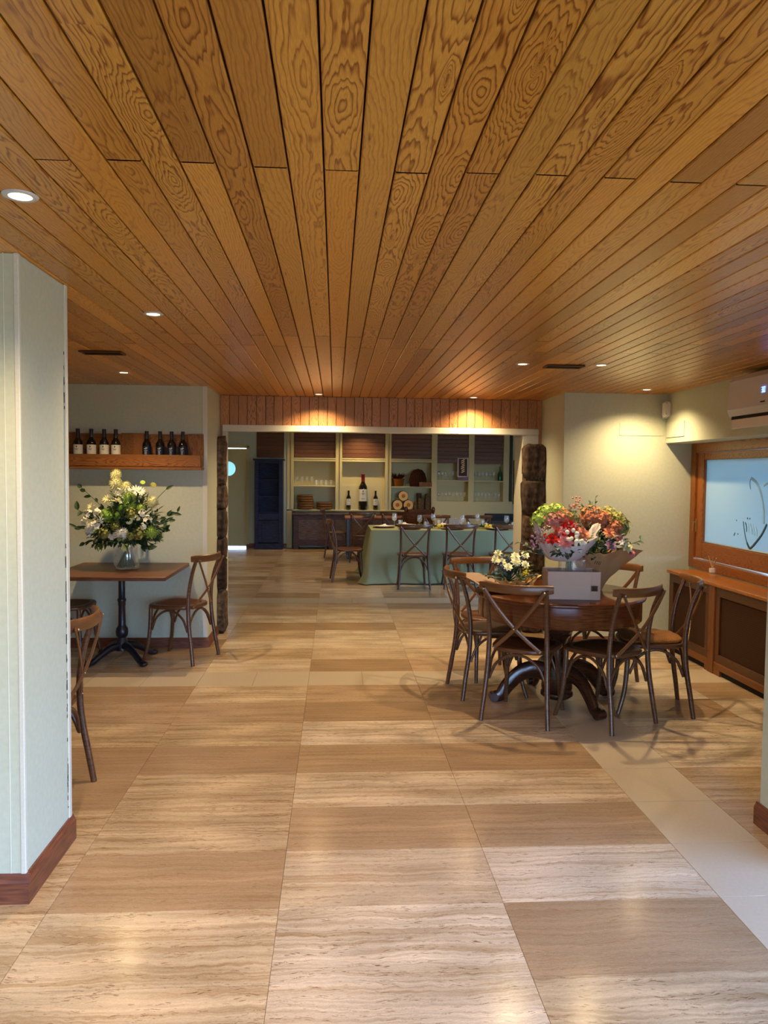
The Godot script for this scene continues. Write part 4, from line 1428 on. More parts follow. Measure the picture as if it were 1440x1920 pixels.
	# blooms where the photograph has them: x, y, z from the vase foot, size, kind, colour
	for q in [[-0.085, 0.83, 0.0, 0.05, "ball", "cream"], [-0.08, 0.755, 0.03, 0.06, "ball", "cream"], [0.0, 0.735, 0.02, 0.05, "ball", "cream"], [-0.06, 0.68, 0.05, 0.045, "bells", "white"], [0.085, 0.70, 0.03, 0.05, "star", "white"], [0.115, 0.69, 0.02, 0.045, "star", "white"], [0.045, 0.645, 0.10, 0.055, "ball", "lime"], [0.05, 0.58, 0.12, 0.055, "ball", "lime"], [-0.01, 0.56, 0.13, 0.035, "ball", "green"], [-0.035, 0.50, 0.15, 0.04, "ball", "green"], [0.135, 0.56, 0.09, 0.042, "ball", "lime"], [0.215, 0.61, 0.05, 0.055, "ball", "cream"], [0.155, 0.52, 0.12, 0.045, "bells", "white"], [0.20, 0.46, 0.12, 0.05, "bells", "white"], [0.225, 0.37, 0.12, 0.06, "ball", "lime"], [-0.20, 0.52, 0.10, 0.055, "bells", "white"], [-0.21, 0.42, 0.14, 0.075, "bells", "white"], [-0.26, 0.40, 0.10, 0.045, "ball", "white"], [-0.27, 0.345, 0.10, 0.05, "bells", "white"], [-0.29, 0.50, 0.06, 0.05, "bells", "white"], [0.01, 0.36, 0.19, 0.06, "ball", "white"], [-0.07, 0.34, 0.17, 0.05, "bells", "white"], [0.06, 0.46, 0.16, 0.035, "bells", "cream"], [0.11, 0.49, 0.14, 0.04, "bells", "cream"], [-0.02, 0.62, 0.09, 0.06, "bells", "cream"], [-0.09, 0.60, 0.09, 0.05, "bells", "cream"], [0.03, 0.70, 0.05, 0.04, "bells", "white"], [-0.27, 0.57, 0.03, 0.04, "star", "cream"], [-0.14, 0.63, 0.05, 0.04, "star", "cream"], [0.07, 0.34, 0.18, 0.04, "bells", "olive"], [0.21, 0.75, -0.03, 0.03, "disc", "olive"], [0.13, 0.77, 0.0, 0.025, "disc", "lime"], [-0.15, 0.47, 0.16, 0.045, "bells", "white"], [-0.12, 0.36, 0.18, 0.05, "florets", "olive"], [0.07, 0.52, 0.15, 0.05, "florets", "olive"], [-0.11, 0.50, 0.15, 0.06, "florets", "green"], [0.14, 0.36, 0.17, 0.05, "florets", "olive"], [-0.31, 0.45, 0.08, 0.05, "bells", "white"], [0.17, 0.42, 0.15, 0.04, "bells", "white"], [-0.04, 0.42, 0.19, 0.04, "florets", "olive"]]:
		bloom(bq, Vector3(q[0], q[1] - 0.06, q[2]), Vector3(q[0] * 1.3, 0.4, 0.5 + q[2]).normalized(), q[3], q[4], q[5], r)

# one bloom as a part: ball of petals, bells, star, ruffled rose, disc, or a cluster of florets
func bloom(parent: Node3D, at: Vector3, dir: Vector3, s: float, kind: String, colour: String, r: RandomNumberGenerator) -> void:
	var b := MB.new()
	dir = dir.normalized()
	var x := dir.cross(Vector3(0.2, 0.3, 0.9)).normalized()
	var y := dir.cross(x)
	if kind == "ball" or kind == "florets":
		var count := 90 if kind == "ball" else 46
		b.ball(Vector3.ZERO, Vector3.ONE * s * (0.72 if kind == "ball" else 0.6), 8, 6)
		for i in count:
			var f := 1.0 - 2.0 * (i + 0.5) / count
			var a := 2.399963 * i
			var q := sqrt(1.0 - f * f)
			var d := (x * cos(a) + y * sin(a)) * q + dir * f
			if kind == "ball":
				b.leaf(d * s * 0.55, d + dir * 0.25, x * sin(a) - y * cos(a), s * 0.5, s * 0.3, -0.15, 2)
			else:
				var u := d.cross(Vector3(0.1, 0.9, 0.3)).normalized()
				var w := d.cross(u)
				var c := d * s * r.randf_range(0.72, 1.08)
				var h := s * 0.19
				for e in 4:
					var k := (u * cos(PI * 0.5 * e + i) + w * sin(PI * 0.5 * e + i))
					b.leaf(c, k + d * 0.25, d, h * 1.5, h * 1.3, 0.1, 2)
	elif kind == "bells":
		for i in 9:
			var d := (dir * 0.6 + x * r.randf_range(-1, 1) + y * r.randf_range(-1, 1)).normalized()
			var c := d * s * r.randf_range(0.35, 0.9)
			var u := d.cross(Vector3(0.3, 0.8, 0.1)).normalized()
			var w := d.cross(u)
			for e in 5:
				var k := u * cos(TAU * e / 5.0) + w * sin(TAU * e / 5.0)
				b.leaf(c, k + d * 0.5, d, s * 0.42, s * 0.34, 0.35, 3)
	elif kind == "star":
		for i in 12:
			var k := x * cos(TAU * i / 12.0) + y * sin(TAU * i / 12.0)
			b.leaf(Vector3.ZERO, k + dir * r.randf_range(0.2, 1.0), dir, s * 1.1, s * 0.26, 0.2, 3)
	elif kind == "rose":
		var lay := [[0.25, 5, 1.6], [0.5, 6, 0.9], [0.75, 7, 0.45], [1.0, 8, 0.15]]
		for li in lay.size():
			var q: Array = lay[li]
			for i in q[1]:
				var a: float = TAU * i / q[1] + li * 0.7
				var k := x * cos(a) + y * sin(a)
				b.leaf(k * s * 0.12 * q[0], k * 0.6 + dir * q[2], dir - k * 0.5, s * (0.5 + 0.55 * q[0]), s * 0.75 * (0.5 + 0.5 * q[0]), 0.15, 3)
	elif kind == "disc":
		for i in 10:
			var k := x * cos(TAU * i / 10.0) + y * sin(TAU * i / 10.0)
			b.leaf(Vector3.ZERO, k, dir, s, s * 0.5, 0.1, 2)
	elif kind == "buttons":
		for i in 9:
			var k := x * r.randf_range(-1, 1) + y * r.randf_range(-1, 1) + dir * r.randf_range(0, 0.5)
			b.ball(k * s, Vector3.ONE * s * 0.3, 8, 6)
	elif kind == "berries":
		for i in 16:
			var k := Vector3(r.randf_range(-1, 1), r.randf_range(-1, 1), r.randf_range(-1, 1))
			b.ball(k * s * 0.8, Vector3.ONE * s * 0.16, 6, 4)
	part("bloom", b, M.petal[colour], parent, at)

# ---------------------------------------------------------------- wine shelf on the left wall
func bottle(label: String, at: Vector3, h: float, dark: bool, red := false, group := "") -> Node3D:
	var o := thing("wine_bottle", label, "bottle", at, 0.0, group)
	var k := h / 0.31
	var b := MB.new()
	b.lathe(v2([0, 0.002 * k, 0.033 * k, 0.0, 0.037 * k, 0.004 * k, 0.0375 * k, 0.185 * k, 0.034 * k, 0.205 * k, 0.022 * k, 0.225 * k, 0.0150 * k, 0.24 * k, 0.0145 * k, 0.30 * k, 0, 0.30 * k]), 18)
	part("glass_body", b, M.bottle, o)
	b = MB.new()
	b.lathe(v2([0.0155 * k, 0.242 * k, 0.0155 * k, 0.296 * k, 0.0165 * k, 0.297 * k, 0.0165 * k, 0.308 * k, 0.015 * k, 0.31 * k, 0, 0.31 * k]), 14)
	part("capsule", b, M.capsule_red if red else M.capsule, o)
	b = MB.new()
	var rows := []
	for y in [0.075, 0.178]:
		var line := PackedVector3Array()
		for i in 13:
			var a := -0.25 + (PI + 0.5) * i / 12.0
			line.append(Vector3(cos(a) * 0.0379 * k, y * k, sin(a) * 0.0379 * k))
		rows.append(line)
	b.grid(rows)
	var lb := part("paper_label", b, M.label_dark if dark else M.label, o)
	b = MB.new()
	var z := 0.0386 * k
	if dark:
		for q in [[-0.010, 0.15, 0.004, 0.168, 0.003], [0.0, 0.148, 0.012, 0.166, 0.003], [-0.016, 0.158, 0.014, 0.162, 0.0025], [-0.014, 0.140, 0.014, 0.140, 0.0025], [-0.006, 0.105, -0.006, 0.135, 0.003], [0.004, 0.10, 0.004, 0.135, 0.003]]:
			b.sweep(PackedVector3Array([Vector3(q[0], q[1], z / k) * k, Vector3(q[2], q[3], z / k) * k]), rect(q[4] * k, 0.0006), Vector3(0, 0, 1))
		part("print", b, M.white_ink, lb)
	else:
		b.box(Vector3(-0.004 * k, 0.155 * k, z - 0.0004), Vector3(0.004 * k, 0.168 * k, z + 0.0004))
		for q in [[0.142, 0.014], [0.134, 0.010], [0.095, 0.016]]:
			b.box(Vector3(-q[1] * k, q[0] * k, z - 0.0006), Vector3(q[1] * k, (q[0] + 0.003) * k, z + 0.0003))
		part("print", b, M.ink, lb)
	return o

func build_wine_shelf() -> void:
	var t := thing("wine_shelf", "rustic wooden wall shelf holding eight wine bottles", "shelf", Vector3(-1.8, 1.57, -6.85))
	t.position = Vector3.ZERO
	var xs := [-2.55, -2.24, -1.855, -1.66, -1.29, -1.152]
	for i in 5:
		var hh := [1.885, 1.875, 1.882, 1.876, 1.88]
		part("back_board", bx(Vector3(xs[i] + 0.001, 1.60, -6.848), Vector3(xs[i + 1] - 0.001, hh[i], -6.828 + (0.006 if i % 2 == 0 else 0.0)), 0.002), M.shelf_wood, t)
	part("bottom_board", bx(Vector3(-2.55, 1.568, -6.848), Vector3(-1.150, 1.592, -6.70), 0.003), M.shelf_wood, t)
	part("front_lip", bx(Vector3(-2.55, 1.593, -6.715), Vector3(-1.155, 1.695, -6.695), 0.004), M.shelf_wood, t)
	part("end_board", bx(Vector3(-1.172, 1.593, -6.828), Vector3(-1.155, 1.69, -6.716), 0.002), M.shelf_wood, t)
	var nth := ["fourth from", "third from", "second from", "next to"]
	for i in 4:
		var x: float = [-2.205, -2.092, -1.984, -1.886][i]
		bottle("cream-labelled wine bottle on the wall shelf, %s the black-labelled ones" % nth[i], Vector3(x, 1.593, -6.765), 0.318, false, false, "cream-labelled bottles on the wall shelf")
	for i in 4:
		var x: float = [-1.625, -1.512, -1.414, -1.318][i]
		bottle("black-labelled wine bottle with white script, %s the stone-post end of the wall shelf" % nth[i], Vector3(x, 1.593, -6.765), 0.305, true, false, "black-labelled bottles on the wall shelf")

# ---------------------------------------------------------------- round table and what stands on it
func build_round_table() -> void:
	var c := Vector3(1.53, 0, -5.14)
	var t := thing("round_table", "round polished mahogany pedestal table with a deep apron and scrolled feet", "table", c)
	var b := MB.new()
	b.lathe(v2([0, 0.735, 0.55, 0.735, 0.566, 0.740, 0.570, 0.750, 0.566, 0.760, 0.555, 0.764, 0, 0.764]), 64)
	part("tabletop", b, M.mahogany, t)
	b = MB.new()
	b.lathe(v2([0.50, 0.735, 0.545, 0.735, 0.545, 0.605, 0.540, 0.598, 0.50, 0.598]), 64)
	part("apron", b, M.mahogany, t)
	b = MB.new()
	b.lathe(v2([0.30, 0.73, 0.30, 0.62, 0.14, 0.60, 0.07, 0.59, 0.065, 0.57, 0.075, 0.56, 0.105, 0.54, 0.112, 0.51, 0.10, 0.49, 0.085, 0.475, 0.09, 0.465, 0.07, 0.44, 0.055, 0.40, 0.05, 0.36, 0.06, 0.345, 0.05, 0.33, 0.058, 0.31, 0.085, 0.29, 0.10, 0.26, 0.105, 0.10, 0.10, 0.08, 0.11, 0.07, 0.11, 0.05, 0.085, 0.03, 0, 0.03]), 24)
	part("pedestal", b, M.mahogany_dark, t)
	for a in [68.0, 183.0, 262.0, 342.0]:
		b = MB.new()
		var d := Vector3(cos(deg_to_rad(a)), 0, sin(deg_to_rad(a)))
		var u := Vector3.UP
		var p := curve([d * 0.06 + u * 0.20, d * 0.16 + u * 0.225, d * 0.26 + u * 0.19, d * 0.34 + u * 0.11, d * 0.385 + u * 0.045, d * 0.43 + u * 0.035], 4)
		var sc := PackedFloat32Array()
		for i in p.size():
			sc.append(lerpf(1.0, 0.55, i / float(p.size() - 1)))
		b.sweep(p, rect(0.055, 0.13, 0.018), Vector3.UP, sc)
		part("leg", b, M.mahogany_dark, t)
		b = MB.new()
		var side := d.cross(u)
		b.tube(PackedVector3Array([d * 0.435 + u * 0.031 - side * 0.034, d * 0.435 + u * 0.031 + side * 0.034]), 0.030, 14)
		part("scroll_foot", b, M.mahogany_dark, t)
	var top := 0.765
	# cardboard box, open at the top
	var bxo := thing("cardboard_box", "open pale cardboard box with a square hand hole on the round table", "box", Vector3(1.53, top, -4.88), face(Vector2(-0.10, 1.0)))
	var th := 0.004
	var w := 0.165
	var dd := 0.11
	var hh := 0.178
	b = MB.new()
	b.box(Vector3(-w, 0, dd - th), Vector3(0.105, hh, dd), 0.0008)
	b.box(Vector3(0.105, 0, dd - th), Vector3(w, 0.055, dd), 0.0008)
	b.box(Vector3(0.105, 0.09, dd - th), Vector3(w, hh, dd), 0.0008)
	b.box(Vector3(0.148, 0.055, dd - th), Vector3(w, 0.09, dd), 0.0005)
	part("front_panel", b, M.card, bxo)
	part("back_panel", bx(Vector3(-w, 0, -dd), Vector3(w, hh, -dd + th), 0.0008), M.card, bxo)
	for s in [-1.0, 1.0]:
		part("side_panel", bx(Vector3(s * w - th * 0.5, 0, -dd + th), Vector3(s * w + th * 0.5, hh, dd - th), 0.0008), M.card, bxo)
	part("bottom_panel", bx(Vector3(-w, 0, -dd + th), Vector3(w, th, dd - th), 0.0008), M.card, bxo)
	# clear vase in the box
	var vs := thing("glass_vase", "clear cylinder vase standing inside the cardboard box", "vase", Vector3(1.545, top + th + 0.001, -4.90))
	b = MB.new()
	b.lathe(v2([0, 0, 0.085, 0, 0.09, 0.006, 0.09, 0.24, 0.085, 0.24, 0.084, 0.012, 0, 0.01]), 28)
	part("cylinder", b, M.crystal, vs)
	b = MB.new()
	b.lathe(v2([0, 0.012, 0.083, 0.012, 0.083, 0.15, 0, 0.15]), 24)
	part("water", b, M.water, vs)
	big_bouquet(Vector3(1.535, top, -4.93))
	kraft_bouquet(Vector3(1.80, top, -5.22))
	small_bouquet(Vector3(1.19, top, -5.18))

func foliage(parent: Node3D, o: Vector3, mi: int, n: int, l0: float, l1: float, el0: float, el1: float, lw: float, ll: float, r: RandomNumberGenerator, lean := Vector3.ZERO) -> void:
	var b := MB.new()
	for i in n:
		var a := r.randf() * TAU
		var el := r.randf_range(el0, el1)
		var d := (Vector3(cos(a) * cos(el), sin(el), sin(a) * cos(el)) + lean).normalized()
		var l := r.randf_range(l0, l1)
		b.tube(PackedVector3Array([o, o + d * l]), 0.0018, 4, false)
		for q in 7:
			var f := 0.45 + 0.55 * q / 6.0
			var ld := (d * 0.7 + Vector3(r.randf_range(-1, 1), r.randf_range(-0.5, 0.8), r.randf_range(-1, 1))).normalized()
			b.leaf(o + d * l * f, ld, Vector3(0, 1, 0.3), ll * r.randf_range(0.7, 1.2), lw * r.randf_range(0.7, 1.2), 0.25, 3)
	part("foliage", b, M.leaf[mi], parent).set_meta("kind", "stuff")

# a sheet of paper wrapped as a flaring collar: rim height and radius by angle
func wrap_paper(parent: Node3D, called: String, o: Vector3, r0: float, y0: float, rim: Callable, m: Material, a0: float, a1: float, sd: int, pr := 0.75, py := 1.25) -> Array:
	var fn := FastNoiseLite.new()
	fn.seed = sd
	fn.frequency = 1.0
	var rows := []
	for i in 12:
		var f := i / 11.0
		var line := PackedVector3Array()
		for j in 41:
			var a := lerpf(a0, a1, j / 40.0)
			var e: Vector2 = rim.call(a)           # (radius, height) of the rim
			var rad := lerpf(r0, e.x, pow(f, pr))
			var y := lerpf(y0, e.y, pow(f, py))
			var crease := (absf(fn.get_noise_2d(a * 2.6, f * 2.2)) - 0.2) * 0.075 * f + fn.get_noise_2d(a * 6.0, f * 4.0) * 0.014 * f
			rad += crease
			line.append(o + Vector3(cos(a) * rad, y + crease * 0.4, sin(a) * rad))
		rows.append(line)
	var b := MB.new()
	b.grid(rows)
	part(called, b, m, parent)
	return rows

func big_bouquet(at: Vector3) -> void:
	var t := thing("wrapped_bouquet", "large red, pink and white bouquet in pale grey paper in the vase", "flowers", at)
	var r := RandomNumberGenerator.new()
	r.seed = 51
	# pale paper: low in front, peaks at both sides and behind
	wrap_paper(t, "paper_wrap", Vector3(-0.055, 0, 0.0), 0.05, 0.232, func(a: float) -> Vector2:
		var fr := maxf(0.0, sin(a))          # towards the camera
		var sd := cos(a)
		var h := 0.36 + 0.13 * pow(maxf(0.0, -sd), 2.0) + 0.12 * pow(maxf(0.0, sd), 3.0) - 0.012 * fr
		return Vector2(0.215 + 0.03 * absf(sd) * sd, h), M.paper, -0.12 * PI, 1.22 * PI, 3, 0.62, 1.5)
	wrap_paper(t, "paper_wrap", Vector3(0.0, 0, -0.02), 0.05, 0.24, func(a: float) -> Vector2:
		return Vector2(0.16, 0.40 + 0.17 * exp(-pow((a + 0.40 * PI) / 0.30, 2.0))), M.taupe, -0.66 * PI, -0.08 * PI, 9)
	var b := MB.new()
	for i in 18:
		var a := r.randf() * TAU
		var q := r.randf_range(0.0, 0.05)
		b.tube(PackedVector3Array([Vector3(cos(a) * q, 0.03, sin(a) * q), Vector3(cos(a) * 0.02, 0.25, sin(a) * 0.02), Vector3(cos(a) * 0.1, 0.38, sin(a) * 0.1)]), 0.003, 5)
	part("stems", b, M.stem, t)
	var o := Vector3(-0.05, 0.25, 0)
	foliage(t, o, 0, 26, 0.14, 0.27, 0.1, 1.4, 0.02, 0.05, r)
	foliage(t, o, 1, 26, 0.14, 0.25, 0.1, 1.4, 0.02, 0.05, r)
	foliage(t, o, 4, 16, 0.2, 0.30, 0.2, 1.4, 0.014, 0.04, r)
	foliage(t, o, 3, 8, 0.24, 0.31, 0.05, 0.5, 0.03, 0.04, r, Vector3(-0.6, 0.1, 0.2))
	for q in [[-0.165, 0.50, 0.0, 0.058, "florets", "lime"], [-0.11, 0.54, -0.02, 0.06, "florets", "lime"], [-0.04, 0.555, 0.0, 0.058, "florets", "lime"], [-0.09, 0.475, 0.07, 0.07, "florets", "dusty"], [-0.02, 0.50, 0.05, 0.075, "florets", "rust"], [0.03, 0.505, 0.02, 0.055, "florets", "olive"], [0.0, 0.45, 0.13, 0.05, "rose", "red"], [0.035, 0.44, 0.12, 0.04, "rose", "coral"], [-0.01, 0.375, 0.19, 0.045, "rose", "red"], [-0.125, 0.345, 0.19, 0.04, "rose", "red"], [-0.045, 0.33, 0.22, 0.05, "rose", "pink"], [-0.085, 0.41, 0.15, 0.045, "rose", "coral"], [0.10, 0.395, 0.14, 0.045, "rose", "peach"], [0.02, 0.355, 0.215, 0.05, "buttons", "white"], [0.03, 0.34, 0.225, 0.04, "buttons", "white"], [-0.13, 0.42, 0.12, 0.05, "bells", "cream"], [-0.155, 0.39, 0.13, 0.04, "bells", "cream"], [-0.155, 0.36, 0.17, 0.04, "berries", "red"], [0.075, 0.43, 0.12, 0.03, "berries", "red"], [0.02, 0.42, 0.16, 0.05, "berries", "dusty"], [-0.05, 0.385, 0.18, 0.045, "berries", "mauve"], [0.075, 0.365, 0.17, 0.045, "berries", "mauve"], [-0.21, 0.40, 0.10, 0.05, "berries", "mauve"], [-0.22, 0.34, 0.10, 0.04, "berries", "mauve"], [0.045, 0.41, 0.14, 0.035, "rose", "pink"]]:
		bloom(t, Vector3(q[0] * 0.95 - 0.05, q[1] + 0.04 * smooth(0.08, 0.2, q[2]), q[2] * 0.92), Vector3(q[0] * 2.0, 0.5, 0.6), q[3], q[4], q[5], r)

func kraft_bouquet(at: Vector3) -> void:
	var t := thing("wrapped_bouquet", "rust and green hydrangea bouquet in brown kraft paper behind the cardboard box", "flowers", at)
	var r := RandomNumberGenerator.new()
	r.seed = 52
	var sheet := wrap_paper(t, "paper_wrap", Vector3(0, 0, 0), 0.055, 0.0, func(a: float) -> Vector2:
		return Vector2(0.19 + 0.15 * exp(-pow((a - 0.25) / 0.30, 2.0)), 0.285 + 0.02 * sin(a * 3.0) - 0.015 * exp(-pow((a - 0.25) / 0.4, 2.0))), M.kraft, -PI, PI, 15, 1.25, 0.9)
	var b := MB.new()
	var s := MB.new()
	# shop lettering on the paper: a few dark strokes
	var pa: Vector3 = sheet[8][31]
	var pb: Vector3 = sheet[8][32]
	var pu: Vector3 = sheet[9][31]
	var su := (pb - pa).normalized()
	var sv := (pu - pa).normalized()
	var sn := su.cross(sv).normalized()
	if sn.z < 0.0:
		sn = -sn
	for q in [0.0, 0.013, 0.024, 0.034]:
		var c: Vector3 = pa + sn * 0.003 + su * (0.02 - q)
		s.sweep(curve([c - sv * 0.012 + su * 0.004, c, c + sv * 0.010 - su * 0.002, c + sv * 0.016 - su * 0.006], 3), rect(0.003, 0.0008), sn)
	for i in 16:
		var a := r.randf() * TAU
		b.tube(PackedVector3Array([Vector3(cos(a) * 0.03, 0.02, sin(a) * 0.03), Vector3(cos(a) * 0.09, 0.34, sin(a) * 0.09)]), 0.003, 5)
	part("stems", b, M.stem, t)
	var o := Vector3(0, 0.22, 0)
	foliage(t, o, 0, 22, 0.14, 0.28, 0.1, 1.4, 0.02, 0.05, r)
	foliage(t, o, 1, 22, 0.14, 0.26, 0.0, 1.4, 0.022, 0.05, r)
	foliage(t, o, 4, 12, 0.3, 0.42, 1.0, 1.5, 0.02, 0.035, r, Vector3(-0.35, 0, 0))
	foliage(t, o, 3, 8, 0.24, 0.36, 0.5, 1.1, 0.035, 0.05, r, Vector3(0.3, 0, 0.3))
	for q in [[-0.05, 0.50, 0.05, 0.08, "florets", "rust"], [0.02, 0.49, 0.07, 0.08, "florets", "rust"], [0.075, 0.50, 0.02, 0.08, "florets", "olive"], [0.13, 0.475, 0.04, 0.075, "florets", "olive"], [0.17, 0.43, 0.02, 0.07, "florets", "olive"], [0.10, 0.43, 0.10, 0.06, "florets", "rust"], [0.05, 0.40, 0.14, 0.045, "rose", "peach"], [0.11, 0.37, 0.14, 0.04, "rose", "pink"], [0.05, 0.32, 0.17, 0.04, "rose", "mauve"], [0.13, 0.33, 0.15, 0.05, "bells", "white"], [0.165, 0.31, 0.14, 0.05, "rose", "cream"], [0.20, 0.27, 0.13, 0.04, "rose", "pink"], [-0.09, 0.55, -0.02, 0.05, "berries", "olive"], [-0.13, 0.60, -0.02, 0.05, "berries", "dusty"], [-0.06, 0.38, 0.12, 0.05, "berries", "mauve"]]:
		bloom(t, Vector3(q[0], q[1], q[2]), Vector3(q[0] * 2.0, 0.5, 0.6), q[3], q[4], q[5], r)
	part("lettering", s, M.ink, t)

func small_bouquet(at: Vector3) -> void:
	var t := thing("wrapped_bouquet", "small white and yellow bouquet lying open in grey paper on the round table", "flowers", at)
	var r := RandomNumberGenerator.new()
	r.seed = 53
	wrap_paper(t, "paper_wrap", Vector3(0, 0, 0), 0.04, 0.012, func(a: float) -> Vector2:
		return Vector2(0.20 + 0.13 * maxf(0.0, -cos(a - 0.2)), 0.065 + 0.03 * sin(a * 2.0 + 1.0) + 0.02 * sin(a * 5.0)), M.taupe, -PI, PI, 31)
	wrap_paper(t, "inner_paper", Vector3(0.03, 0.004, 0.02), 0.04, 0.02, func(a: float) -> Vector2:
		return Vector2(0.13 + 0.03 * sin(a * 7.0), 0.085 + 0.015 * sin(a * 9.0)), M.cream_paper, 0.05, PI * 0.95, 44)
	var o := Vector3(0.0, 0.06, 0.0)
	foliage(t, o, 3, 16, 0.09, 0.2, 0.0, 1.4, 0.025, 0.045, r)
	foliage(t, o, 4, 16, 0.09, 0.2, 0.1, 1.4, 0.016, 0.04, r)
	foliage(t, o, 1, 12, 0.08, 0.18, 0.1, 1.4, 0.02, 0.045, r)
	foliage(t, o, 0, 6, 0.14, 0.22, 0.1, 0.5, 0.014, 0.035, r, Vector3(0.8, 0, 0.2))
	for q in [[0.03, 0.235, 0.06, 0.032, "rose", "pale_yellow"], [0.025, 0.205, 0.09, 0.034, "rose", "pale_yellow"], [-0.03, 0.17, 0.11, 0.03, "rose", "pale_yellow"], [-0.085, 0.255, 0.03, 0.026, "rose", "cream"], [-0.11, 0.21, 0.06, 0.024, "rose", "cream"], [-0.07, 0.20, 0.08, 0.03, "rose", "cream"], [0.10, 0.245, 0.04, 0.03, "rose", "pale_yellow"], [0.09, 0.185, 0.09, 0.03, "rose", "pale_yellow"], [0.095, 0.155, 0.10, 0.03, "berries", "yellow"], [0.09, 0.13, 0.11, 0.03, "berries", "yellow"], [-0.03, 0.22, 0.05, 0.045, "berries", "blue"], [0.06, 0.20, 0.05, 0.05, "berries", "blue"], [-0.06, 0.17, 0.08, 0.045, "berries", "blue"], [-0.10, 0.23, 0.04, 0.02, "rose", "cream"]]:
		bloom(t, Vector3(q[0], q[1], q[2]), Vector3(q[0] * 2.0, 0.5, 0.6), q[3], q[4], q[5], r)

# ---------------------------------------------------------------- green-clothed table
func wine_glass(h: float, rb: float) -> ArrayMesh:
	var b := MB.new()
	var k := h
	b.lathe(v2([0, 0.0, 0.034, 0.0, 0.032, 0.004, 0.006, 0.010, 0.004, 0.02, 0.004, k * 0.42, 0.010, k * 0.45, rb * 0.85, k * 0.54, rb, k * 0.66, rb * 0.92, k * 0.85, rb * 0.78, k, rb * 0.75, k, rb * 0.88, k * 0.85, rb * 0.96, k * 0.66, rb * 0.8, k * 0.55, 0, k * 0.47]), 14)
	return b.mesh(M.crystal)

func tumbler_mesh(h: float, r0: float) -> ArrayMesh:
	var b := MB.new()
	b.lathe(v2([0, 0, r0 * 0.85, 0, r0, h, r0 * 0.95, h, r0 * 0.8, 0.008, 0, 0.008]), 14)
	return b.mesh(M.crystal)

func solo_mesh(called: String, m: Mesh, label: String, category: String, at: Vector3, group := "", turn := 0.0) -> MeshInstance3D:
	var o := MeshInstance3D.new()
	o.name = numbered(called)
	o.mesh = m
	add_child(o)
	o.position = at
	o.rotation.y = turn
	tag(o, label, category, group)
	return o

